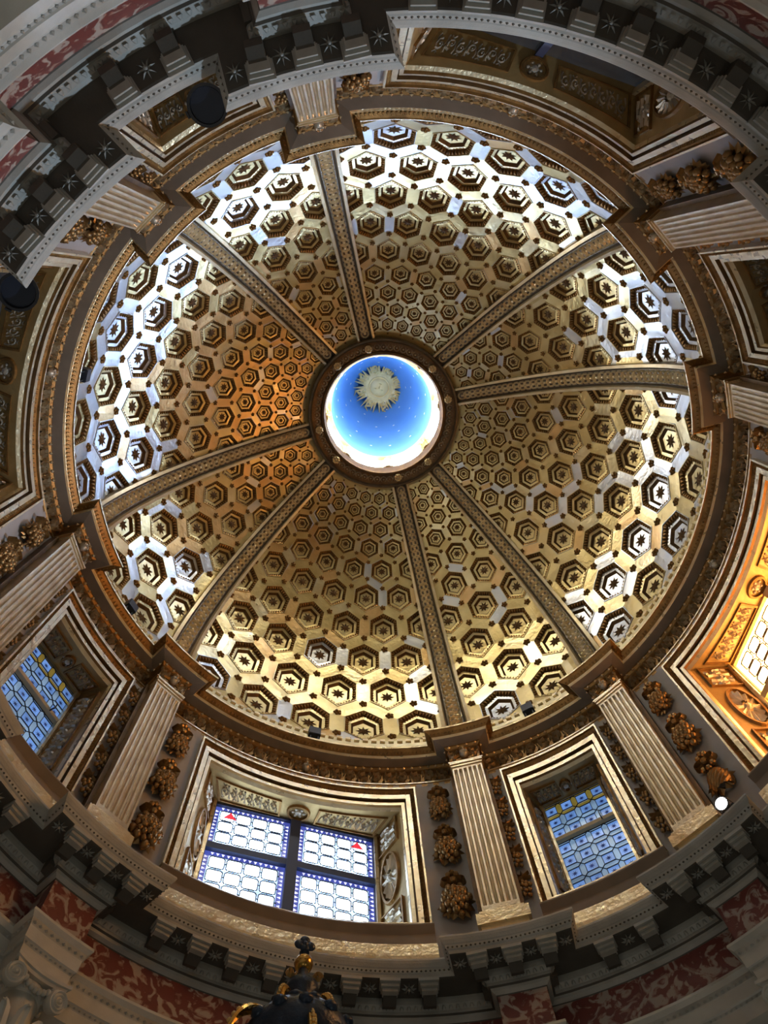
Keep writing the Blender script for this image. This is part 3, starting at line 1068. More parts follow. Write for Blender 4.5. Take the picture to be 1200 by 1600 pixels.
    f1 = [Vector((-W['gx'] + 2 * W['gx'] * i / 12, W['gy'], W['gzb'])) for i in range(13)]
    mb.rows([f0, f1])
    mb.build('sill', [PILGOLD], win)
    mb = MB()
    for sg in (-1, 1):
        mb.box((sg * (W['gx'] - .004), W['gy'] - .012, (W['zti'] + W['gzb']) / 2), (.006, .008, (W['zti'] - W['gzb']) / 2))
    mb.build('gilt_strip', [GILT], win)
    # masonry box behind the glass keeps the opening closed
    glazing(win, W)
    return win

def came(mb, a, b, wd, y, m=0, h=.003):
    dx, dz = b[0] - a[0], b[1] - a[1]
    d = math.hypot(dx, dz)
    if d < 1e-6:
        return
    nx, nz = -dz / d * wd, dx / d * wd
    mb.add([(a[0] + nx, y, a[1] + nz), (a[0] - nx, y, a[1] - nz), (b[0] - nx, y, b[1] - nz), (b[0] + nx, y, b[1] + nz), (a[0], y - h, a[1]), (b[0], y - h, b[1])], [(0, 4, 5, 3), (4, 1, 2, 5)], m)

def glazing_star(win, W):
    """blue squares with navy stars between grey-blue hexagons, a gilt transom"""
    gx, y = W['gx'], W['gy']
    nc = 4
    cw = 2 * gx / nc
    z0 = W['zti'] - .004
    secs = [(z0, 3), (z0 - 3 * cw - .014, 5)]
    chz = cw
    sq = cw * .33
    for zt, nr in secs:
        mb = MB()
        zb = zt - nr * chz
        lead = MB()
        for i in range(nc + 1):
            pass
        for (ax, az, bx, bz) in ((-gx, zt, gx, zt), (-gx, zb, gx, zb), (-gx, zt, -gx, zb), (gx, zt, gx, zb)):
            came(lead, (ax, az), (bx, bz), .0015, y)
        for i in range(nc):
            for r in range(nr):
                cx, cz = -gx + cw * (i + .5), zt - chz * (r + .5)
                cs = [(cx - sq, cz - sq), (cx + sq, cz - sq), (cx + sq, cz + sq), (cx - sq, cz + sq)]
                ks = [(cx - cw / 2, cz - chz / 2), (cx + cw / 2, cz - chz / 2), (cx + cw / 2, cz + chz / 2), (cx - cw / 2, cz + chz / 2)]
                for q in range(4):
                    came(lead, cs[q], cs[(q + 1) % 4], .0011, y - .001)
                    came(lead, cs[q], ks[q], .0011, y - .001)
        light = lead.build('light', [LEAD], win)
        for i in range(nc):
            for r in range(nr):
                cx, cz = -gx + cw * (i + .5), zt - chz * (r + .5)
                p = MB()
                p.add([(cx - sq, y, cz - sq), (cx + sq, y, cz - sq), (cx + sq, y, cz + sq), (cx - sq, y, cz + sq)], [(0, 1, 2, 3)], 0)
                st = [((sq * .62 if q % 2 == 0 else sq * .22) * cos(pi * q / 8 + .2), (sq * .62 if q % 2 == 0 else sq * .22) * sin(pi * q / 8 + .2)) for q in range(16)]
                p.add([(cx + u, y - .0008, cz + v) for u, v in st] + [(cx, y - .0012, cz)], [(q, (q + 1) % 16, 16) for q in range(16)], 1)
                p.build('pane', [G_BSQ, G_STAR], light)
                edge = (zt == z0 and r == 0)
                # hexagons: to the right and below (halves at the border)
                x0 = cx - cw / 2
                if i == 0:
                    p = MB()
                    p.add([(x0, y + .001, cz + chz / 2), (x0, y + .001, cz - chz / 2), (cx - sq, y + .001, cz - sq), (cx - sq, y + .001, cz + sq)], [(0, 1, 2, 3)])
                    p.build('pane', [G_OCH if edge else G_BHEX], light)
                p = MB()
                xr = cx + cw / 2
                far = cx + cw - sq if i < nc - 1 else xr
                p.add([(xr, y + .001, cz + chz / 2), (cx + sq, y + .001, cz + sq), (cx + sq, y + .001, cz - sq), (xr, y + .001, cz - chz / 2)] + ([(far, y + .001, cz - sq), (far, y + .001, cz + sq)] if i < nc - 1 else []), [tuple(range(6 if i < nc - 1 else 4))])
                p.build('pane', [G_OCH if edge else G_BHEX], light)
                if r == 0:
                    p = MB()
                    zz = cz + chz / 2
                    p.add([(cx - cw / 2, y + .001, zz), (cx + cw / 2, y + .001, zz), (cx + sq, y + .001, cz + sq), (cx - sq, y + .001, cz + sq)], [(0, 1, 2, 3)])
                    p.build('pane', [G_OCH if edge else G_BHEX], light)
                p = MB()
                zz = cz - chz / 2
                last = r == nr - 1
                p.add([(cx - cw / 2, y + .001, zz), (cx - sq, y + .001, cz - sq), (cx + sq, y + .001, cz - sq), (cx + cw / 2, y + .001, zz)] + ([] if last else [(cx + sq, y + .001, cz - chz + sq), (cx - sq, y + .001, cz - chz + sq)]), [tuple(range(4 if last else 6))])
                p.build('pane', [G_OCH if edge else G_BHEX], light)
    mb = MB()
    zz = z0 - 3 * cw - .007
    mb.box((0, y - .008, zz), (gx, .008, .007))
    mb.build('transom', [WGOLD], win)
    mb = MB()
    mb.box((gx * .55, y - .022, zz - .002), (.002, .014, .002))
    mb.box((gx * .55, y - .034, zz + .004), (.0015, .0015, .012))
    mb.build('window_latch', [BLACK], win)

def glazing_wide(gm, pale, frame, border=True, cells=4):
    def g(win, W):
        gx, y = W['gx'], W['gy']
        zt, zm, zb = W['zti'], -.452, W['gzb']
        fw = .016
        mb = MB()
        mb.box((0, y - .008, (zt + zb) / 2), (fw, .010, (zt - zb) / 2))
        mb.build('mullion', [frame], win)
        mb = MB()
        mb.box((0, y - .006, zm), (gx, .008, fw * .8))
        mb.build('transom', [frame], win)
        mb = MB()
        for sg in (-1, 1):
            mb.box((sg * gx, y - .004, (zt + zb) / 2), (.012, .006, (zt - zb) / 2))
        mb.box((0, y - .004, zt), (gx, .006, .010))
        mb.build('iron_frame', [frame], win)
        bw = .017
        for sx in (-1, 1):
            for (za, zb_) in ((zt - .008, zm + fw * .8), (zm - fw * .8, zb)):
                x0, x1 = (fw, gx - .01) if sx > 0 else (-gx + .01, -fw)
                ix0, ix1, iz1, iz0 = x0 + bw, x1 - bw, za - bw, zb_ + bw
                n = cells
                cw = (ix1 - ix0) / n
                nr = max(2, int(round((iz1 - iz0) / cw)))
                chh = (iz1 - iz0) / nr
                lead = MB()
                sq = cw * .33
                cut = .35
                for i in range(n):
                    for r in range(nr):
                        cx, cz = ix0 + cw * (i + .5), iz1 - chh * (r + .5)
                        o8 = octo(cx, cz, cw * .44, chh * .44)
                        for q in range(8):
                            came(lead, o8[q], o8[(q + 1) % 8], .0019, y - .001)
                        came(lead, (cx + cw * .44, cz), (cx + cw * .56, cz), .0012, y - .001)
                        came(lead, (cx, cz - chh * .44), (cx, cz - chh * .56), .0012, y - .001)
                light = lead.build('light', [LEAD], win)
                for i in range(n):
                    for r in range(nr):
                        cx, cz = ix0 + cw * (i + .5), iz1 - chh * (r + .5)
                        p = MB()
                        p.add([(u, y, v) for u, v in octo(cx, cz, cw * .44, chh * .44)], [tuple(range(8))])
                        p.build('pane', [gm], light)
                p = MB()
                p.add([(ix0, y + .002, iz0), (ix1, y + .002, iz0), (ix1, y + .002, iz1), (ix0, y + .002, iz1)], [(0, 1, 2, 3)])
                p.build('ground_pane', [pale], light)
                # border of blue and white triangles
                p = MB()
                rows = [[(x0, y, zb_), (x1, y, zb_), (x1, y, za), (x0, y, za)], [(ix0, y, iz0), (ix1, y, iz0), (ix1, y, iz1), (ix0, y, iz1)]]
                p.rows(rows, 0, True)
                t = .0155
                for (p0, p1, inw) in (((ix0, zb_), (ix1, zb_), (0, 1)), ((ix0, za), (ix1, za), (0, -1)), ((x0, iz0), (x0, iz1), (1, 0)), ((x1, iz0), (x1, iz1), (-1, 0))):
                    L = math.hypot(p1[0] - p0[0], p1[1] - p0[1])
                    k = int(L / t)
                    for i in range(k):
                        ux, uz = (p1[0] - p0[0]) / L, (p1[1] - p0[1]) / L
                        s0, s1 = L * i / k + .003, L * (i + 1) / k - .003
                        b0 = .004
                        A_ = (p0[0] + ux * s0 + inw[0] * b0, p0[1] + uz * s0 + inw[1] * b0)
                        B_ = (p0[0] + ux * s1 + inw[0] * b0, p0[1] + uz * s1 + inw[1] * b0)
                        C_ = (p0[0] + ux * (s0 + s1) / 2 + inw[0] * bw * .85, p0[1] + uz * (s0 + s1) / 2 + inw[1] * bw * .85)
                        p.add([(q[0], y - .001, q[1]) for q in (A_, B_, C_)], [(0, 1, 2)], 1)
                p.build('border', [G_BORDER if border else G_YEL, G_TRI if border else G_ORANGE], light, kind='stuff')
                # red shield in the outer upper corner of the two upper lights
                if border and za > zm:
                    p = MB()
                    cx = ix0 + .035 if sx < 0 else ix1 - .035
                    p.add([(cx - .022, y - .002, iz1 - .034), (cx + .022, y - .002, iz1 - .034), (cx, y - .002, iz1 - .002), (cx, y - .006, iz1 - .022)], [(0, 1, 3), (1, 2, 3), (2, 0, 3)])
                    s = p.build('shield_pane', [G_REDS], light)
                    s['label'] = 'red shield of stained glass'
    return g
def octo(cx, cz, a, b):
    c = .26
    return [(cx - a * (1 - c), cz - b), (cx + a * (1 - c), cz - b), (cx + a, cz - b * (1 - c)), (cx + a, cz + b * (1 - c)), (cx + a * (1 - c), cz + b), (cx - a * (1 - c), cz + b), (cx - a, cz + b * (1 - c)), (cx - a, cz - b * (1 - c))]
def glazing_plain(gm):
    def g(win, W):
        gx, y = W['gx'], W['gy']
        p = MB()
        p.add([(-gx, y, W['gzb']), (gx, y, W['gzb']), (gx, y, W['zti']), (-gx, y, W['zti'])], [(0, 1, 2, 3)])
        p.build('pane', [gm], win)
        mb = MB()
        mb.box((0, y - .006, (W['zti'] + W['gzb']) / 2), (.01, .006, (W['zti'] - W['gzb']) / 2))
        mb.box((0, y - .006, -.46), (gx, .006, .01))
        mb.build('window_bar', [BLUEFRAME], win)
    return g

GLZ = {90: glazing_wide(G_WHITE, G_PALE, BLUEFRAME), 0: glazing_wide(G_ORANGE, G_YEL, WGOLD, False), -90: glazing_plain(G_SOUTH), 180: glazing_plain(G_WEST),
       45: glazing_star, 135: glazing_star, -45: glazing_plain(G_DIM), -135: glazing_plain(G_DIM)}
WLAB = {90: 'bright four-light leaded window with blue bordered glass in carved gilt frame',
        45: 'gilt framed window of blue star panes right of the bright window',
        0: 'gilt framed window glowing orange at the right edge',
        -45: 'narrow gilt framed dark window recess at upper right edge',
        -90: 'wide gilt framed recess with dark carved soffit at the top',
        -135: 'narrow gilt framed recess behind the black can spotlight',
        180: 'wide dark framed recess at the left edge',
        135: 'gilt framed window of blue star panes at the left edge'}
for i, (a, kd) in enumerate(BAYS):
    wn = make_window(kd, 'window_%d' % (i + 1), a, GLZ[a])
    tag(wn, WLAB[a], 'window', kind='structure')

# blocking course below each window
for a, kd in BAYS:
    W = WIN[kd]
    mb = MB()
    A = W['A'] + .2
    pr = [(1.063, -.768, 0), (1.034, -.770, 0), (1.030, -.776, 0), (1.028, -.782, 1), (1.042, -.800, 1), (1.042, -.850, 1), (1.036, -.858, 1), (1.010, -.866, 0), (1.004, -.870, 0), (1.003, -.905, 0), (1.006, -.94, 0)]
    rows = [[loc90(A - 2 * A * i / 18, r, z) for i in range(19)] for r, z, _ in pr]
    mb.rows(rows, 0, False, [q[2] for q in pr[1:]])
    o = mb.build('sill_course', [GILT, TAUPE], rz=RZ(a))
    tag(o, 'gilt stone ledge under ' + BAYNAME[a], 'ledge', 'ledges under the windows', 'structure')

# ------------------------------------------------------------------ lower entablature
LB, LF, LW = 1.06, .998, .056
prof = [(-.06, -.925, 0), (.092, -.953, 0), (.099, -.958, 0), (.100, -.964, 0), (.098, -.970, 0), (.094, -.978, 0), (.092, -.980, 0), (.0915, -.982, 0), (.090, -.989, 0), (.087, -.992, 0), (.085, -.999, 0),
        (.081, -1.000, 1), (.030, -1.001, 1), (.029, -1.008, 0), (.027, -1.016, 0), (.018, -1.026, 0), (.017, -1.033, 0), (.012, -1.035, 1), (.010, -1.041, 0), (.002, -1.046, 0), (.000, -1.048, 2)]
mb = plan_sweep(prof, LB, LF, LW)
lower = mb.build('main_cornice', [STONE, STONE_D])
tag(lower, 'grey stone modillion cornice ring breaking forward over the columns', 'cornice', kind='structure')
prof = [(.0, -1.046, 0), (0, -1.152, 0)]
fr = plan_sweep(prof, LB, LF, LW).build('red_frieze', [RED])
tag(fr, 'red veined marble frieze band below the grey cornice', 'frieze', kind='structure')
prof = [(-.01, -1.150, 0), (.018, -1.151, 0), (.019, -1.158, 0), (.012, -1.166, 0), (.011, -1.170, 1), (.009, -1.178, 1), (.008, -1.180, 0), (.007, -1.207, 0), (.004, -1.209, 0), (.002, -1.214, 1), (.001, -1.216, 0), (.000, -1.246, 0), (-.09, -1.248, 0)]
arch = plan_sweep(prof, LB, LF, LW).build('architrave', [MARBLE, STONE])
tag(arch, 'white marble architrave of stepped bands under the red frieze', 'architrave', kind='structure')
ornament_run(walk(.022, LB, LF, LW, .016), egg(-1.021, .0062, .007, .006)).build('egg_moulding', [STONE], lower, kind='stuff')
ornament_run(walk(.0905, LB, LF, LW, .0105), bead(-.9855, .0034)).build('bead_row', [STONE_D], lower, kind='stuff')
ornament_run(walk(.010, LB, LF, LW, .014), bead(-1.174, .0048)).build('bead_row', [STONE], arch, kind='stuff')
ornament_run(walk(.003, LB, LF, LW, .012), bead(-1.212, .0035)).build('bead_row', [STONE], arch, kind='stuff')
# modillions and the carved flowers between them
def modillion_mb():
    """bracket, local: x along the cornice, -y towards the room, hung from z=0; back at y=0"""
    mb = MB()
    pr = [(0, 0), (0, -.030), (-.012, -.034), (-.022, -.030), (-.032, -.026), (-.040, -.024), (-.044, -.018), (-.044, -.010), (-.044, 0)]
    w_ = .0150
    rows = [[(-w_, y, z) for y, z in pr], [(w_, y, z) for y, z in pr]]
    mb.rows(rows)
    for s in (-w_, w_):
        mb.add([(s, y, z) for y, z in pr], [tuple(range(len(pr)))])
    # stepped pale front
    for i, (wx, yf) in enumerate(((.0235, -.0590), (.0205, -.0530), (.0175, -.0465))):
        z1 = -.0005 - i * .0085
        mb.box((0, (yf - .028) / 2, z1 - .004), (wx, (-yf - .028) / 2, .004), 1)
    return mb
modi_me = mesh_only(modillion_mb(), 'modillion', [STONE_D, STONE])
mb = MB()
for i in range(8):
    an = 2 * pi * i / 8
    d, t = Vector((cos(an), sin(an), 0)), Vector((-sin(an), cos(an), 0))
    mb.add([d * .2 + t * .10, d * .2 - t * .10, d * 1.0, d * .55 + Vector((0, 0, -.35))], [(0, 2, 3), (2, 1, 3), (0, 3, 1)])
mb.ball((0, 0, -.2), .22, 0, 6, 4)
flo8 = mesh_only(mb, 'flower', [STONE])
STEP = .086
def cornice_places():
    out = []
    for x, y, a, kd in walk(.030, LB, LF, LW, STEP, .0):
        out.append((x, y, a, kd))
    return out
for k, ar in enumerate(RIBS):
    a_ = radians(ar)
    for t in (-.080, 0, .080):
        rad = sqrt((LF - .030) ** 2 - t * t)
        x, y = rad * cos(a_) - t * sin(a_), rad * sin(a_) + t * cos(a_)
        obj('modillion', modi_me, lower, (x, y, -1.0), a_ - pi / 2)
    for t in (-.122, -.040, .040, .122):
        rad = sqrt((LF - .058) ** 2 - t * t)
        x, y = rad * cos(a_) - t * sin(a_), rad * sin(a_) + t * cos(a_)
        o = obj('flower', flo8, lower, (x, y, -1.001), a_ - pi / 2)
        o.scale = (.017,) * 3
    for s in (-1, 1):
        rad, t = LF + .006, s * (LW + .030)
        x, y = rad * cos(a_) - t * sin(a_), rad * sin(a_) + t * cos(a_)
        obj('modillion', modi_me, lower, (x, y, -1.0), a_ - pi / 2 + s * pi / 2)
for a, kd in BAYS:
    half = (45 - DL) if kd == 'wide' else DL
    lim = half - degrees(asin((LW + .100) / .97))
    n = 8 if kd == 'wide' else 2
    for i in range(n):
        am = radians(a - lim + 2 * lim * (i + .5) / n)
        r = LB - .030
        obj('modillion', modi_me, lower, (r * cos(am), r * sin(am), -1.0), am - pi / 2)
    for i in range(1, n):
        am = radians(a - lim + 2 * lim * i / n)
        r = LB - .058
        o = obj('flower', flo8, lower, (r * cos(am), r * sin(am), -1.001), am - pi / 2)
        o.scale = (.018,) * 3

# ------------------------------------------------------------------ columns with volute capitals
def capital():
    parts = {}
    mb = MB()
    # abacus with concave sides
    def aba(z, h, k):
        pts = []
        for q in range(4):
            b = q * pi / 2
            for i in range(7):
                t = -1 + i / 3
                xx, yy = k * t, -k * (1 - .16 * (1 - t * t))
                pts.append((xx * cos(b) - yy * sin(b), xx * sin(b) + yy * cos(b), z))
        return pts
    rows = [aba(0, 0, .062), aba(-.007, 0, .062), aba(-.008, 0, .057), aba(-.014, 0, .055), aba(-.016, 0, .04)]
    mb.rows(rows, 0, True)
    mb.add(rows[0], [tuple(range(28))])
    parts['abacus'] = mesh_only(mb, 'abacus', [MARBLE])
    mb = MB()
    mb.lathe([(.040, -.014), (.044, -.024), (.043, -.034), (.037, -.040), (.034, -.09), (.032, -.13), (.037, -.135), (.037, -.142), (.031, -.146)], 28)
    for i in range(16):
        a = 2 * pi * i / 16
        mb.ball((.043 * cos(a), .043 * sin(a), -.030), .0065, 0, 6, 5, (.9, .9, 1.2))
    parts['bell'] = mesh_only(mb, 'bell', [MARBLE], 40)
    mb = MB()
    mb.lathe([(.0005, -.009), (.017, -.0085), (.0185, -.004), (.0185, .004), (.017, .0085), (.0005, .009)], 20)
    for s in (-1, 1):
        f = lambda u, v, h, s=s: (u, v, s * (.0085 + h))
        mb.ridge(spiral(0, 0, .0165, 2.6, 0, 1, 40), .0022, .0035, f)
        mb.bump(0, 0, .004, .006, f, 0, 8)
    parts['volute'] = mesh_only(mb, 'volute', [MARBLE], 35)
    mb = MB()
    for (zz, tip, ww, hh) in ((0, 0, 0, 0),):
        pass
    seg = [(-.140, .035, .011), (-.112, .040, .014), (-.086, .047, .012), (-.076, .053, .006), (-.081, .056, .002)]
    rows = [[(-w_, -r, z), (-w_ * .5, -r - .006, z), (0, -r - .002, z), (w_ * .5, -r - .006, z), (w_, -r, z)] for z, r, w_ in seg]
    mb.rows(rows)
    parts['leaf'] = mesh_only(mb, 'acanthus_leaf', [MARBLE], 50)
    mb = MB()
    for i in range(9):
        s = -1 + i / 4
        z = -.030 - .018 * (1 - s * s)
        mb.ball((s * .034, -.050, z + .008), .0065, 0, 6, 4)
    parts['swag'] = mesh_only(mb, 'leaf_swag', [STONE], 60)
    return parts
CAP = capital()
RC = 1.040
mb = MB()
mb.lathe([(.031, -1.39), (.040, -2.2), (.042, -2.78)], 28)
shaft_me = mesh_only(mb, 'shaft', [GREENM], 40)
mb = MB()
mb.lathe([(.053, -2.78), (.062, -2.80), (.064, -2.815), (.056, -2.83), (.058, -2.845), (.070, -2.86), (.070, -2.875)], 28)
mb.box((0, 0, -2.90), (.075, .075, .027))
cbase_me = mesh_only(mb, 'base', [MARBLE], 40)
for k, a in enumerate(RIBS):
    p = pol(a, RC, ZF)
    c = thing('column', tuple(p), RZ(a))
    tag(c, 'marble column with scrolled white capital, ' + RIBNAME[k], 'column', 'columns under the main cornice', 'structure')
    obj('shaft', shaft_me, c, (0, 0, -ZF))
    obj('base', cbase_me, c, (0, 0, -ZF))
    ab = obj('capital', CAP['bell'], c, (0, 0, -ZF - 1.247))
    obj('abacus', CAP['abacus'], ab)
    for sx, sy in ((-1, -1), (1, -1), (1, 1), (-1, 1)):
        o = obj('volute', CAP['volute'], ab, (sx * .047, sy * .046, -.034))
        o.scale = (1.12,) * 3
        o.rotation_euler = (Vector((sx * .22, sy, -.25))).to_track_quat('Z', 'Y').to_euler()
    for i in range(8):
        obj('acanthus_leaf', CAP['leaf'], ab, (0, 0, 0), i * pi / 4)
    obj('leaf_swag', CAP['swag'], ab)

# ================================================================== THINGS
# fruit garlands beside the pilasters
def ico_fruit(nu=8, nv=6):
    mb = MB()
    mb.ball((0, 0, 0), 1, 0, nu, nv)
    mb.ball((0, -1.0, .05), .22, 0, 5, 3)
    return mb
fruit_me = mesh_only(ico_fruit(), 'fruit', [GARL], 60)
def leafs_mb(n, r, seed, sc=1.0):
    rd = random.Random(seed)
    mb = MB()
    for i in range(n):
        an = 2 * pi * i / n + rd.uniform(-.15, .15)
        d = Vector((cos(an), 0, sin(an)))
        t = Vector((-sin(an), 0, cos(an)))
        L = r * rd.uniform(1.0, 1.22)
        mb.add([d * r * .4 + t * .008 * sc, d * r * .4 - t * .008 * sc, d * r * .8 + t * .011 * sc + Vector((0, -.010, 0)), d * r * .8 - t * .011 * sc + Vector((0, -.010, 0)), d * L + Vector((0, -.004, 0)), d * r * .7 + Vector((0, -.018, 0))], [(0, 2, 5), (2, 4, 5), (4, 3, 5), (3, 1, 5), (0, 5, 1)])
    return mb
leaf_me = [mesh_only(leafs_mb(14, .040, s), 'leaf_ring', [GARL]) for s in range(3)]
mb = MB()
for s in (-1, 1):
    mb.ridge([(s * (.013 + .011 * cos(2 * pi * q / 12)), .001 + .008 * sin(2 * pi * q / 12)) for q in range(12)], .0035, .012, lambda u, v, h: (u, -h - .004, v), 0, True)
    mb.ridge([(s * .003, -.004), (s * .010, -.012), (s * .011, -.024)], lambda t: .0045, .008, lambda u, v, h: (u, -h, v))
    for q in range(3):
        an = radians(35 + 32 * q)
        mb.ridge([(s * .004, .006), (s * (.004 + .011 * cos(an)), .006 + .013 * sin(an)), (s * (.004 + .018 * cos(an)), .004 + .021 * sin(an))], lambda t: .0048 * (1.2 - .9 * t), .010, lambda u, v, h: (u, -h, v))
mb.ball((0, -.012, 0), .008, 0, 8, 5)
for (x, z) in ((-.008, .018), (.008, .018), (0, .024), (-.012, -.016), (.012, -.016), (0, -.020)):
    mb.ball((x, -.010, z), .0068, 0, 7, 5)
knot_me = mesh_only(mb, 'ribbon_knot', [GARL])
mb = MB()
rows = []
NB = 14
for i in range(9):
    t = i / 8
    rr = .020 + .016 * sin(pi * (.15 + .7 * t))
    rows.append([(rr * cos(pi * j / NB) + (0), -(.028 * sin(pi * j / NB)) * (1 + .10 * ((i + j) % 2)), .030 - .062 * t) for j in range(NB + 1)])
mb.rows(rows)
basket_me = mesh_only(mb, 'basket', [GARL])
SPOTS = []
for i in range(26):
    rr = sqrt((i + .5) / 26)
    an = i * 2.39996
    SPOTS.append((rr * cos(an), rr * sin(an), sqrt(max(0, 1 - rr * rr * .95))))
def garland(a, label, basket=False):
    g = thing('fruit_garland', tuple(pol(a, 1.056, -.81)), RZ(a))
    tag(g, label, 'garland', 'fruit garlands on the drum wall')
    rd = random.Random(int(a * 10))
    zz = [(-.300, .031), (-.500, .035), (-.705, .038)]
    for i, (z, R) in enumerate(zz):
        zr = z + .81
        kn = obj('ribbon_knot', knot_me, g, (0, 0, zr + R + .044))
        kn.scale = (1.35, 1.5, 1.35)
        if basket and i == 2:
            b = obj('fruit_basket', basket_me, g, (0, 0, zr))
            b['label'] = 'woven basket at the foot of the garland'
            lf = obj('leaf_ring', leaf_me[1], b)
            continue
        b = obj('bunch', leaf_me[i], g, (0, 0, zr))
        b.scale = (R / .034, R / .034, R / .034 * 1.1)
        for (x, y, d) in SPOTS:
            f = obj('fruit', fruit_me, b)
            f.location = (x * .034 * U, (-.010 - .026 * d) * U, y * .034 * U * 1.2)
            s = rd.uniform(.0075, .0115)
            f.scale = (s, s, s)
            f.rotation_euler = (rd.uniform(-.6, .6), 0, rd.uniform(-.8, .8))
    return g
rd = random.Random(3)
thin_me = []
for i in range(5):
    mb = MB()
    for q in range(5):
        an = radians(-20 + 55 * q)
        mb.ridge([(0, .045), (.016 * cos(an), .045 + .016 * sin(an)), (.024 * cos(an), .045 + .022 * sin(an))], lambda t: .007 * (1.1 - .8 * t), .010, lambda u, v, h: (u, -h, v))
    for q in range(11):
        rr = sqrt((q + .5) / 11)
        an = q * 2.4
        mb.ball((.017 * rr * cos(an), -.006 - .012 * (1 - rr), .030 * rr * sin(an)), rd.uniform(.0055, .0075), 0, 6, 5)
    thin_me.append(mesh_only(mb, 'fruit_cluster', [GARL], 60))
def thin_garland(a, label):
    g = thing('slim_garland', tuple(pol(a, 1.056, -.80)), RZ(a))
    tag(g, label, 'garland', 'slim garlands beside the small windows')
    for i in range(5):
        obj('fruit_cluster', thin_me[i], g, (0, 0, .80 - .245 - .112 * i), kind='stuff')
for a, kd in BAYS:
    for s in (-1, 1):
        if kd == 'wide':
            sd = {90: ('right of', 'left of'), 0: ('below', 'above'), -90: ('left of', 'right of'), 180: ('above', 'below')}[a][0 if s < 0 else 1]
            garland(a + s * 23.7, 'brown gilded fruit garland hanging on the wall ' + sd + ' ' + BAYNAME[a], a == 0 and s > 0)
        else:
            thin_garland(a + s * 11.0, 'slim leaf and fruit garland on the ' + {(-1, 45): 'right', (1, 45): 'left', (-1, -45): 'upper', (1, -45): 'lower', (-1, -135): 'left', (1, -135): 'right', (-1, 135): 'right', (1, 135): 'left'}[(s, a)] + ' side of ' + BAYNAME[a])

# lit spotlight on the cornice
def spot(a, r, z, label, lit, tilt, size=.03):
    t = thing('spotlight', tuple(pol(a, r, z)), RZ(a))
    tag(t, label, 'spotlight', 'spotlights on the main cornice')
    M = Matrix.Rotation(radians(tilt), 4, 'X')
    mb = MB()
    mb.lathe([(size * .55, -size * 1.6), (size * .62, -size * 1.55), (size * .70, -size * .2), (size, 0), (size * 1.05, .0), (size * 1.05, size * .25), (size * .9, size * .25), (size * .86, 0)], 24, 0, M, cap=False)
    mb.lathe([(.0005, -size * 1.6), (size * .55, -size * 1.6)], 24, 0, M)
    mb.build('housing', [BLACK], t, smooth=40)
    mb = MB()
    mb.lathe([(.0005, -size * .02), (size * .86, -size * .02)], 24, 0, M)
    if lit:
        c = M @ Vector((0, 0, size * .1))
        mb.ball(tuple(c), size * .62, 0, 20, 14)
    mb.build('lens', [G_BULB if lit else BLUEBOX], t)
    mb = MB()
    for s in (-1, 1):
        mb.box((s * size * 1.12, 0, -size * .6), (size * .05, size * .18, size * 1.0), 0, M)
    mb.box((0, 0, -size * 1.66), (size * 1.15, size * .18, size * .06), 0, M)
    mb.build('yoke', [BLACK], t)
    return t
spot(23.9, .925, -.905, 'small lit white spotlight on the cornice beside the orange window', True, 105, .016)
spot(-131.6, .935, -.905, 'round black can spotlight overhanging the cornice at upper left', False, 166, .034)
spot(-161.6, .922, -.915, 'dark blue can spotlight half behind the cornice corner at far left', False, 162, .034)
for a, r0, z0, e, colr, tgt, cone in ((23.9, .900, -.880, SPOT_COOL, (.60, .78, 1.0), (-145, 1.05, -.45), 76),
                                      (-131.4, .880, -.870, SPOT_WARM, (1.0, .92, .70), (62, 1.05, .40), 80),
                                      (-161.6, .880, -.870, SPOT_WARM * 1.1, (1.0, .95, .80), (-2, 1.05, .40), 74)):
    lamp('spotlight_beam', 'SPOT', tuple(pol(a, r0, z0) * U), e, colr, .08, tuple(pol(*tgt) * U), cone)

# small floodlight boxes behind the upper cornice
for a, r, z, lab in ((89.3, 1.030, .085, 'above the middle of the bright window'), (45.45, 1.028, .085, 'above the right blue star window'),
                     (134.1, 1.024, .085, 'above the left blue star window'), (179.3, 1.014, .085, 'at the far left foot of the dome')):
    t = thing('floodlight', tuple(pol(a, r, .03)), RZ(a))
    mb = MB()
    mb.box((0, 0, .055), (.021, .012, .022))
    mb.box((0, -.012, .055), (.019, .002, .020))
    mb.build('housing', [BLUEBOX], t)
    mb = MB()
    for s in (-1, 1):
        mb.box((s * .014, 0, .016), (.002, .006, .018))
    mb.build('bracket', [BLACK], t)
    tag(t, 'small dark floodlight box on the upper cornice ' + lab, 'floodlight', 'floodlights at the foot of the dome')

# thin metal rods lying over the cornice edge
for a, rr0, rr1, lab in ((35.1, .93, 1.0, 'thin metal rod over the cornice edge below the right blue star window'), (140.5, .90, 1.01, 'thin metal rod over the cornice edge at the left blue star window')):
    mb = MB()
    p0, p1 = pol(a, rr0, -.952), pol(a + 1.2, rr1, -.935)
    d = (p1 - p0)
    M = Matrix.Translation(p0) @ d.to_track_quat('Z', 'Y').to_matrix().to_4x4()
    mb.lathe([(.0005, 0), (.0028, 0), (.0028, d.length), (.0005, d.length)], 8, 0, M)
    o = mb.build('metal_rod', [STEEL], off=tuple(p0), loc=tuple(p0))
    tag(o, lab, 'rod')

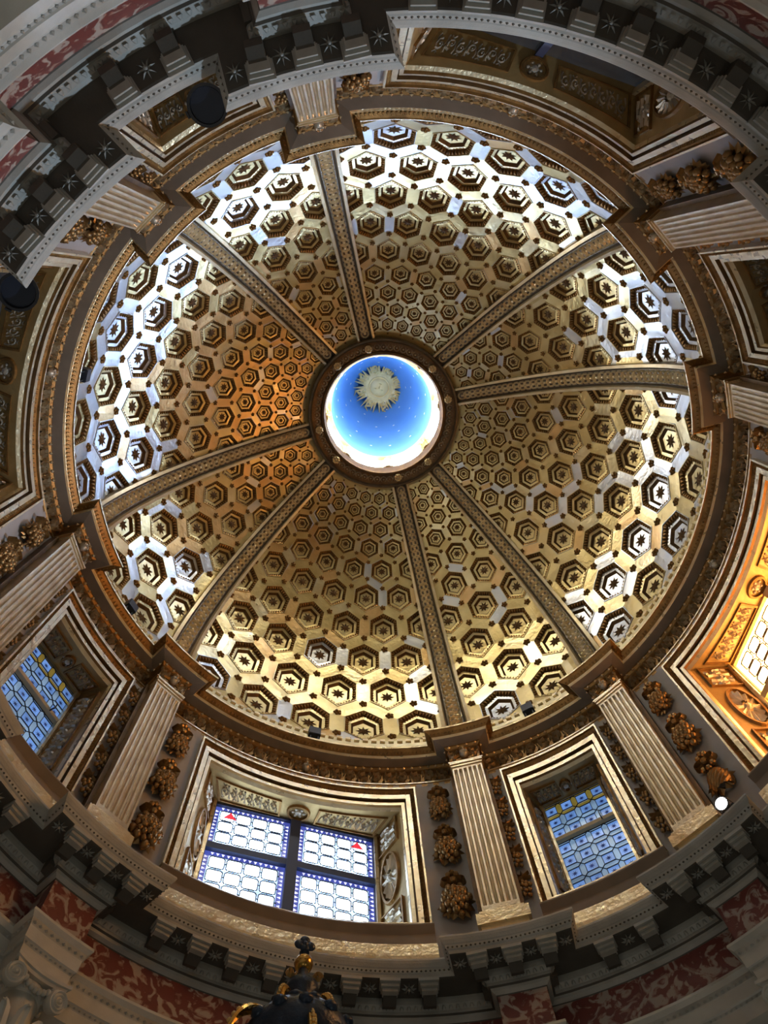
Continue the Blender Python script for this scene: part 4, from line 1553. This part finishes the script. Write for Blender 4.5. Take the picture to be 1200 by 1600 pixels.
# bronze crown finial of the altar tabernacle
FX, FY, FZ = -.028, .75, -1.217
t = thing('altar_crown', (FX, FY, ZF))
tag(t, 'dark bronze crown with gold beaded arches, gold ball and dark cross', 'crown')
O = (0, 0, FZ - ZF)
mb = MB()
mb.lathe([(.0005, .017), (.010, .0165), (.0155, .010), (.0185, 0), (.0155, -.010), (.010, -.0155), (.0005, -.0185)], 24)
mb.build('ball', [BALLGOLD], t, O, smooth=60)
mb = MB()
mb.lathe([(.004, .014), (.005, .024), (.010, .027), (.004, .032)], 10)
for (x, z) in ((-.011, .046), (.011, .046), (0, .058), (0, .040)):
    mb.ball((x, 0, z), .0105, 0, 10, 7, (1, .55, 1))
mb.ball((0, 0, .047), .009, 0, 8, 6, (1, .8, 1))
mb.build('cross', [DKBRONZE], t, O, smooth=60)
mb = MB()
mb.lathe([(.009, -.012), (.010, -.034), (.022, -.046), (.030, -.052), (.032, -.068), (.026, -.078), (.026, -.098), (.036, -.112), (.052, -.124), (.078, -.140), (.095, -.165), (.098, -.19), (.090, -.205), (.086, -.22), (.10, -.23), (.10, -.25), (.06, -.29), (.05, -.45), (.06, -.55), (.06, ZF - FZ)], 28)
for i in range(26):
    a = 2 * pi * i / 13 + (i // 13) * .24
    rr_, zz_ = (.066, -.136) if i < 13 else (.090, -.164)
    mb.ball((rr_ * cos(a), rr_ * sin(a), zz_), .015, 0, 7, 5, (1, 1, .7))
mb.build('crown_body', [DKBRONZE], t, O, smooth=60)
for (deg, r0, r1, zt, drop, wd) in ((-140, .036, .026, -.098, .040, .008), (-40, .036, .026, -.098, .040, .008), (75, .036, .026, -.098, .040, .008), (130, .036, .026, -.098, .040, .008),
                                    (188, .070, .062, -.132, .085, .012), (-8, .070, .062, -.132, .085, .012), (100, .066, .056, -.13, .08, .010), (-90, .074, .034, -.190, .07, .008)):
    a = radians(deg)
    mb = MB()
    pts = [(r0 + r1 * sin(pi * q / 12 * .62), zt - drop * (1 - cos(pi * q / 12 * .75)) + .012 * sin(pi * q / 12)) for q in range(13)]
    d, n = Vector((cos(a), sin(a), 0)), Vector((-sin(a), cos(a), 0))
    rows = []
    for (r_, z_) in pts:
        c = d * r_ + Vector((0, 0, z_))
        rows.append([c - n * wd, c - n * wd * .8 + d * .004 + Vector((0, 0, .005)), c + n * wd * .8 + d * .004 + Vector((0, 0, .005)), c + n * wd])
    mb.rows(rows)
    ar_ = mb.build('arch', [BALLGOLD], t, O)
    mb = MB()
    for (r_, z_) in pts:
        c = d * (r_ + .005) + Vector((0, 0, z_ + .007))
        mb.ball(tuple(c), wd * .42, 0, 6, 5)
    mb.build('bead_row', [SUNGOLD], ar_, kind='stuff')
for s in (-1, 1):
    mb = MB()
    f = lambda u, v, h: (u, -h - .01, v)
    mb.ridge(spiral(s * .026, -.036, .010, 1.3, 0, s, 12), .0035, .008, f)
    mb.build('scroll', [LANTG], t, O)
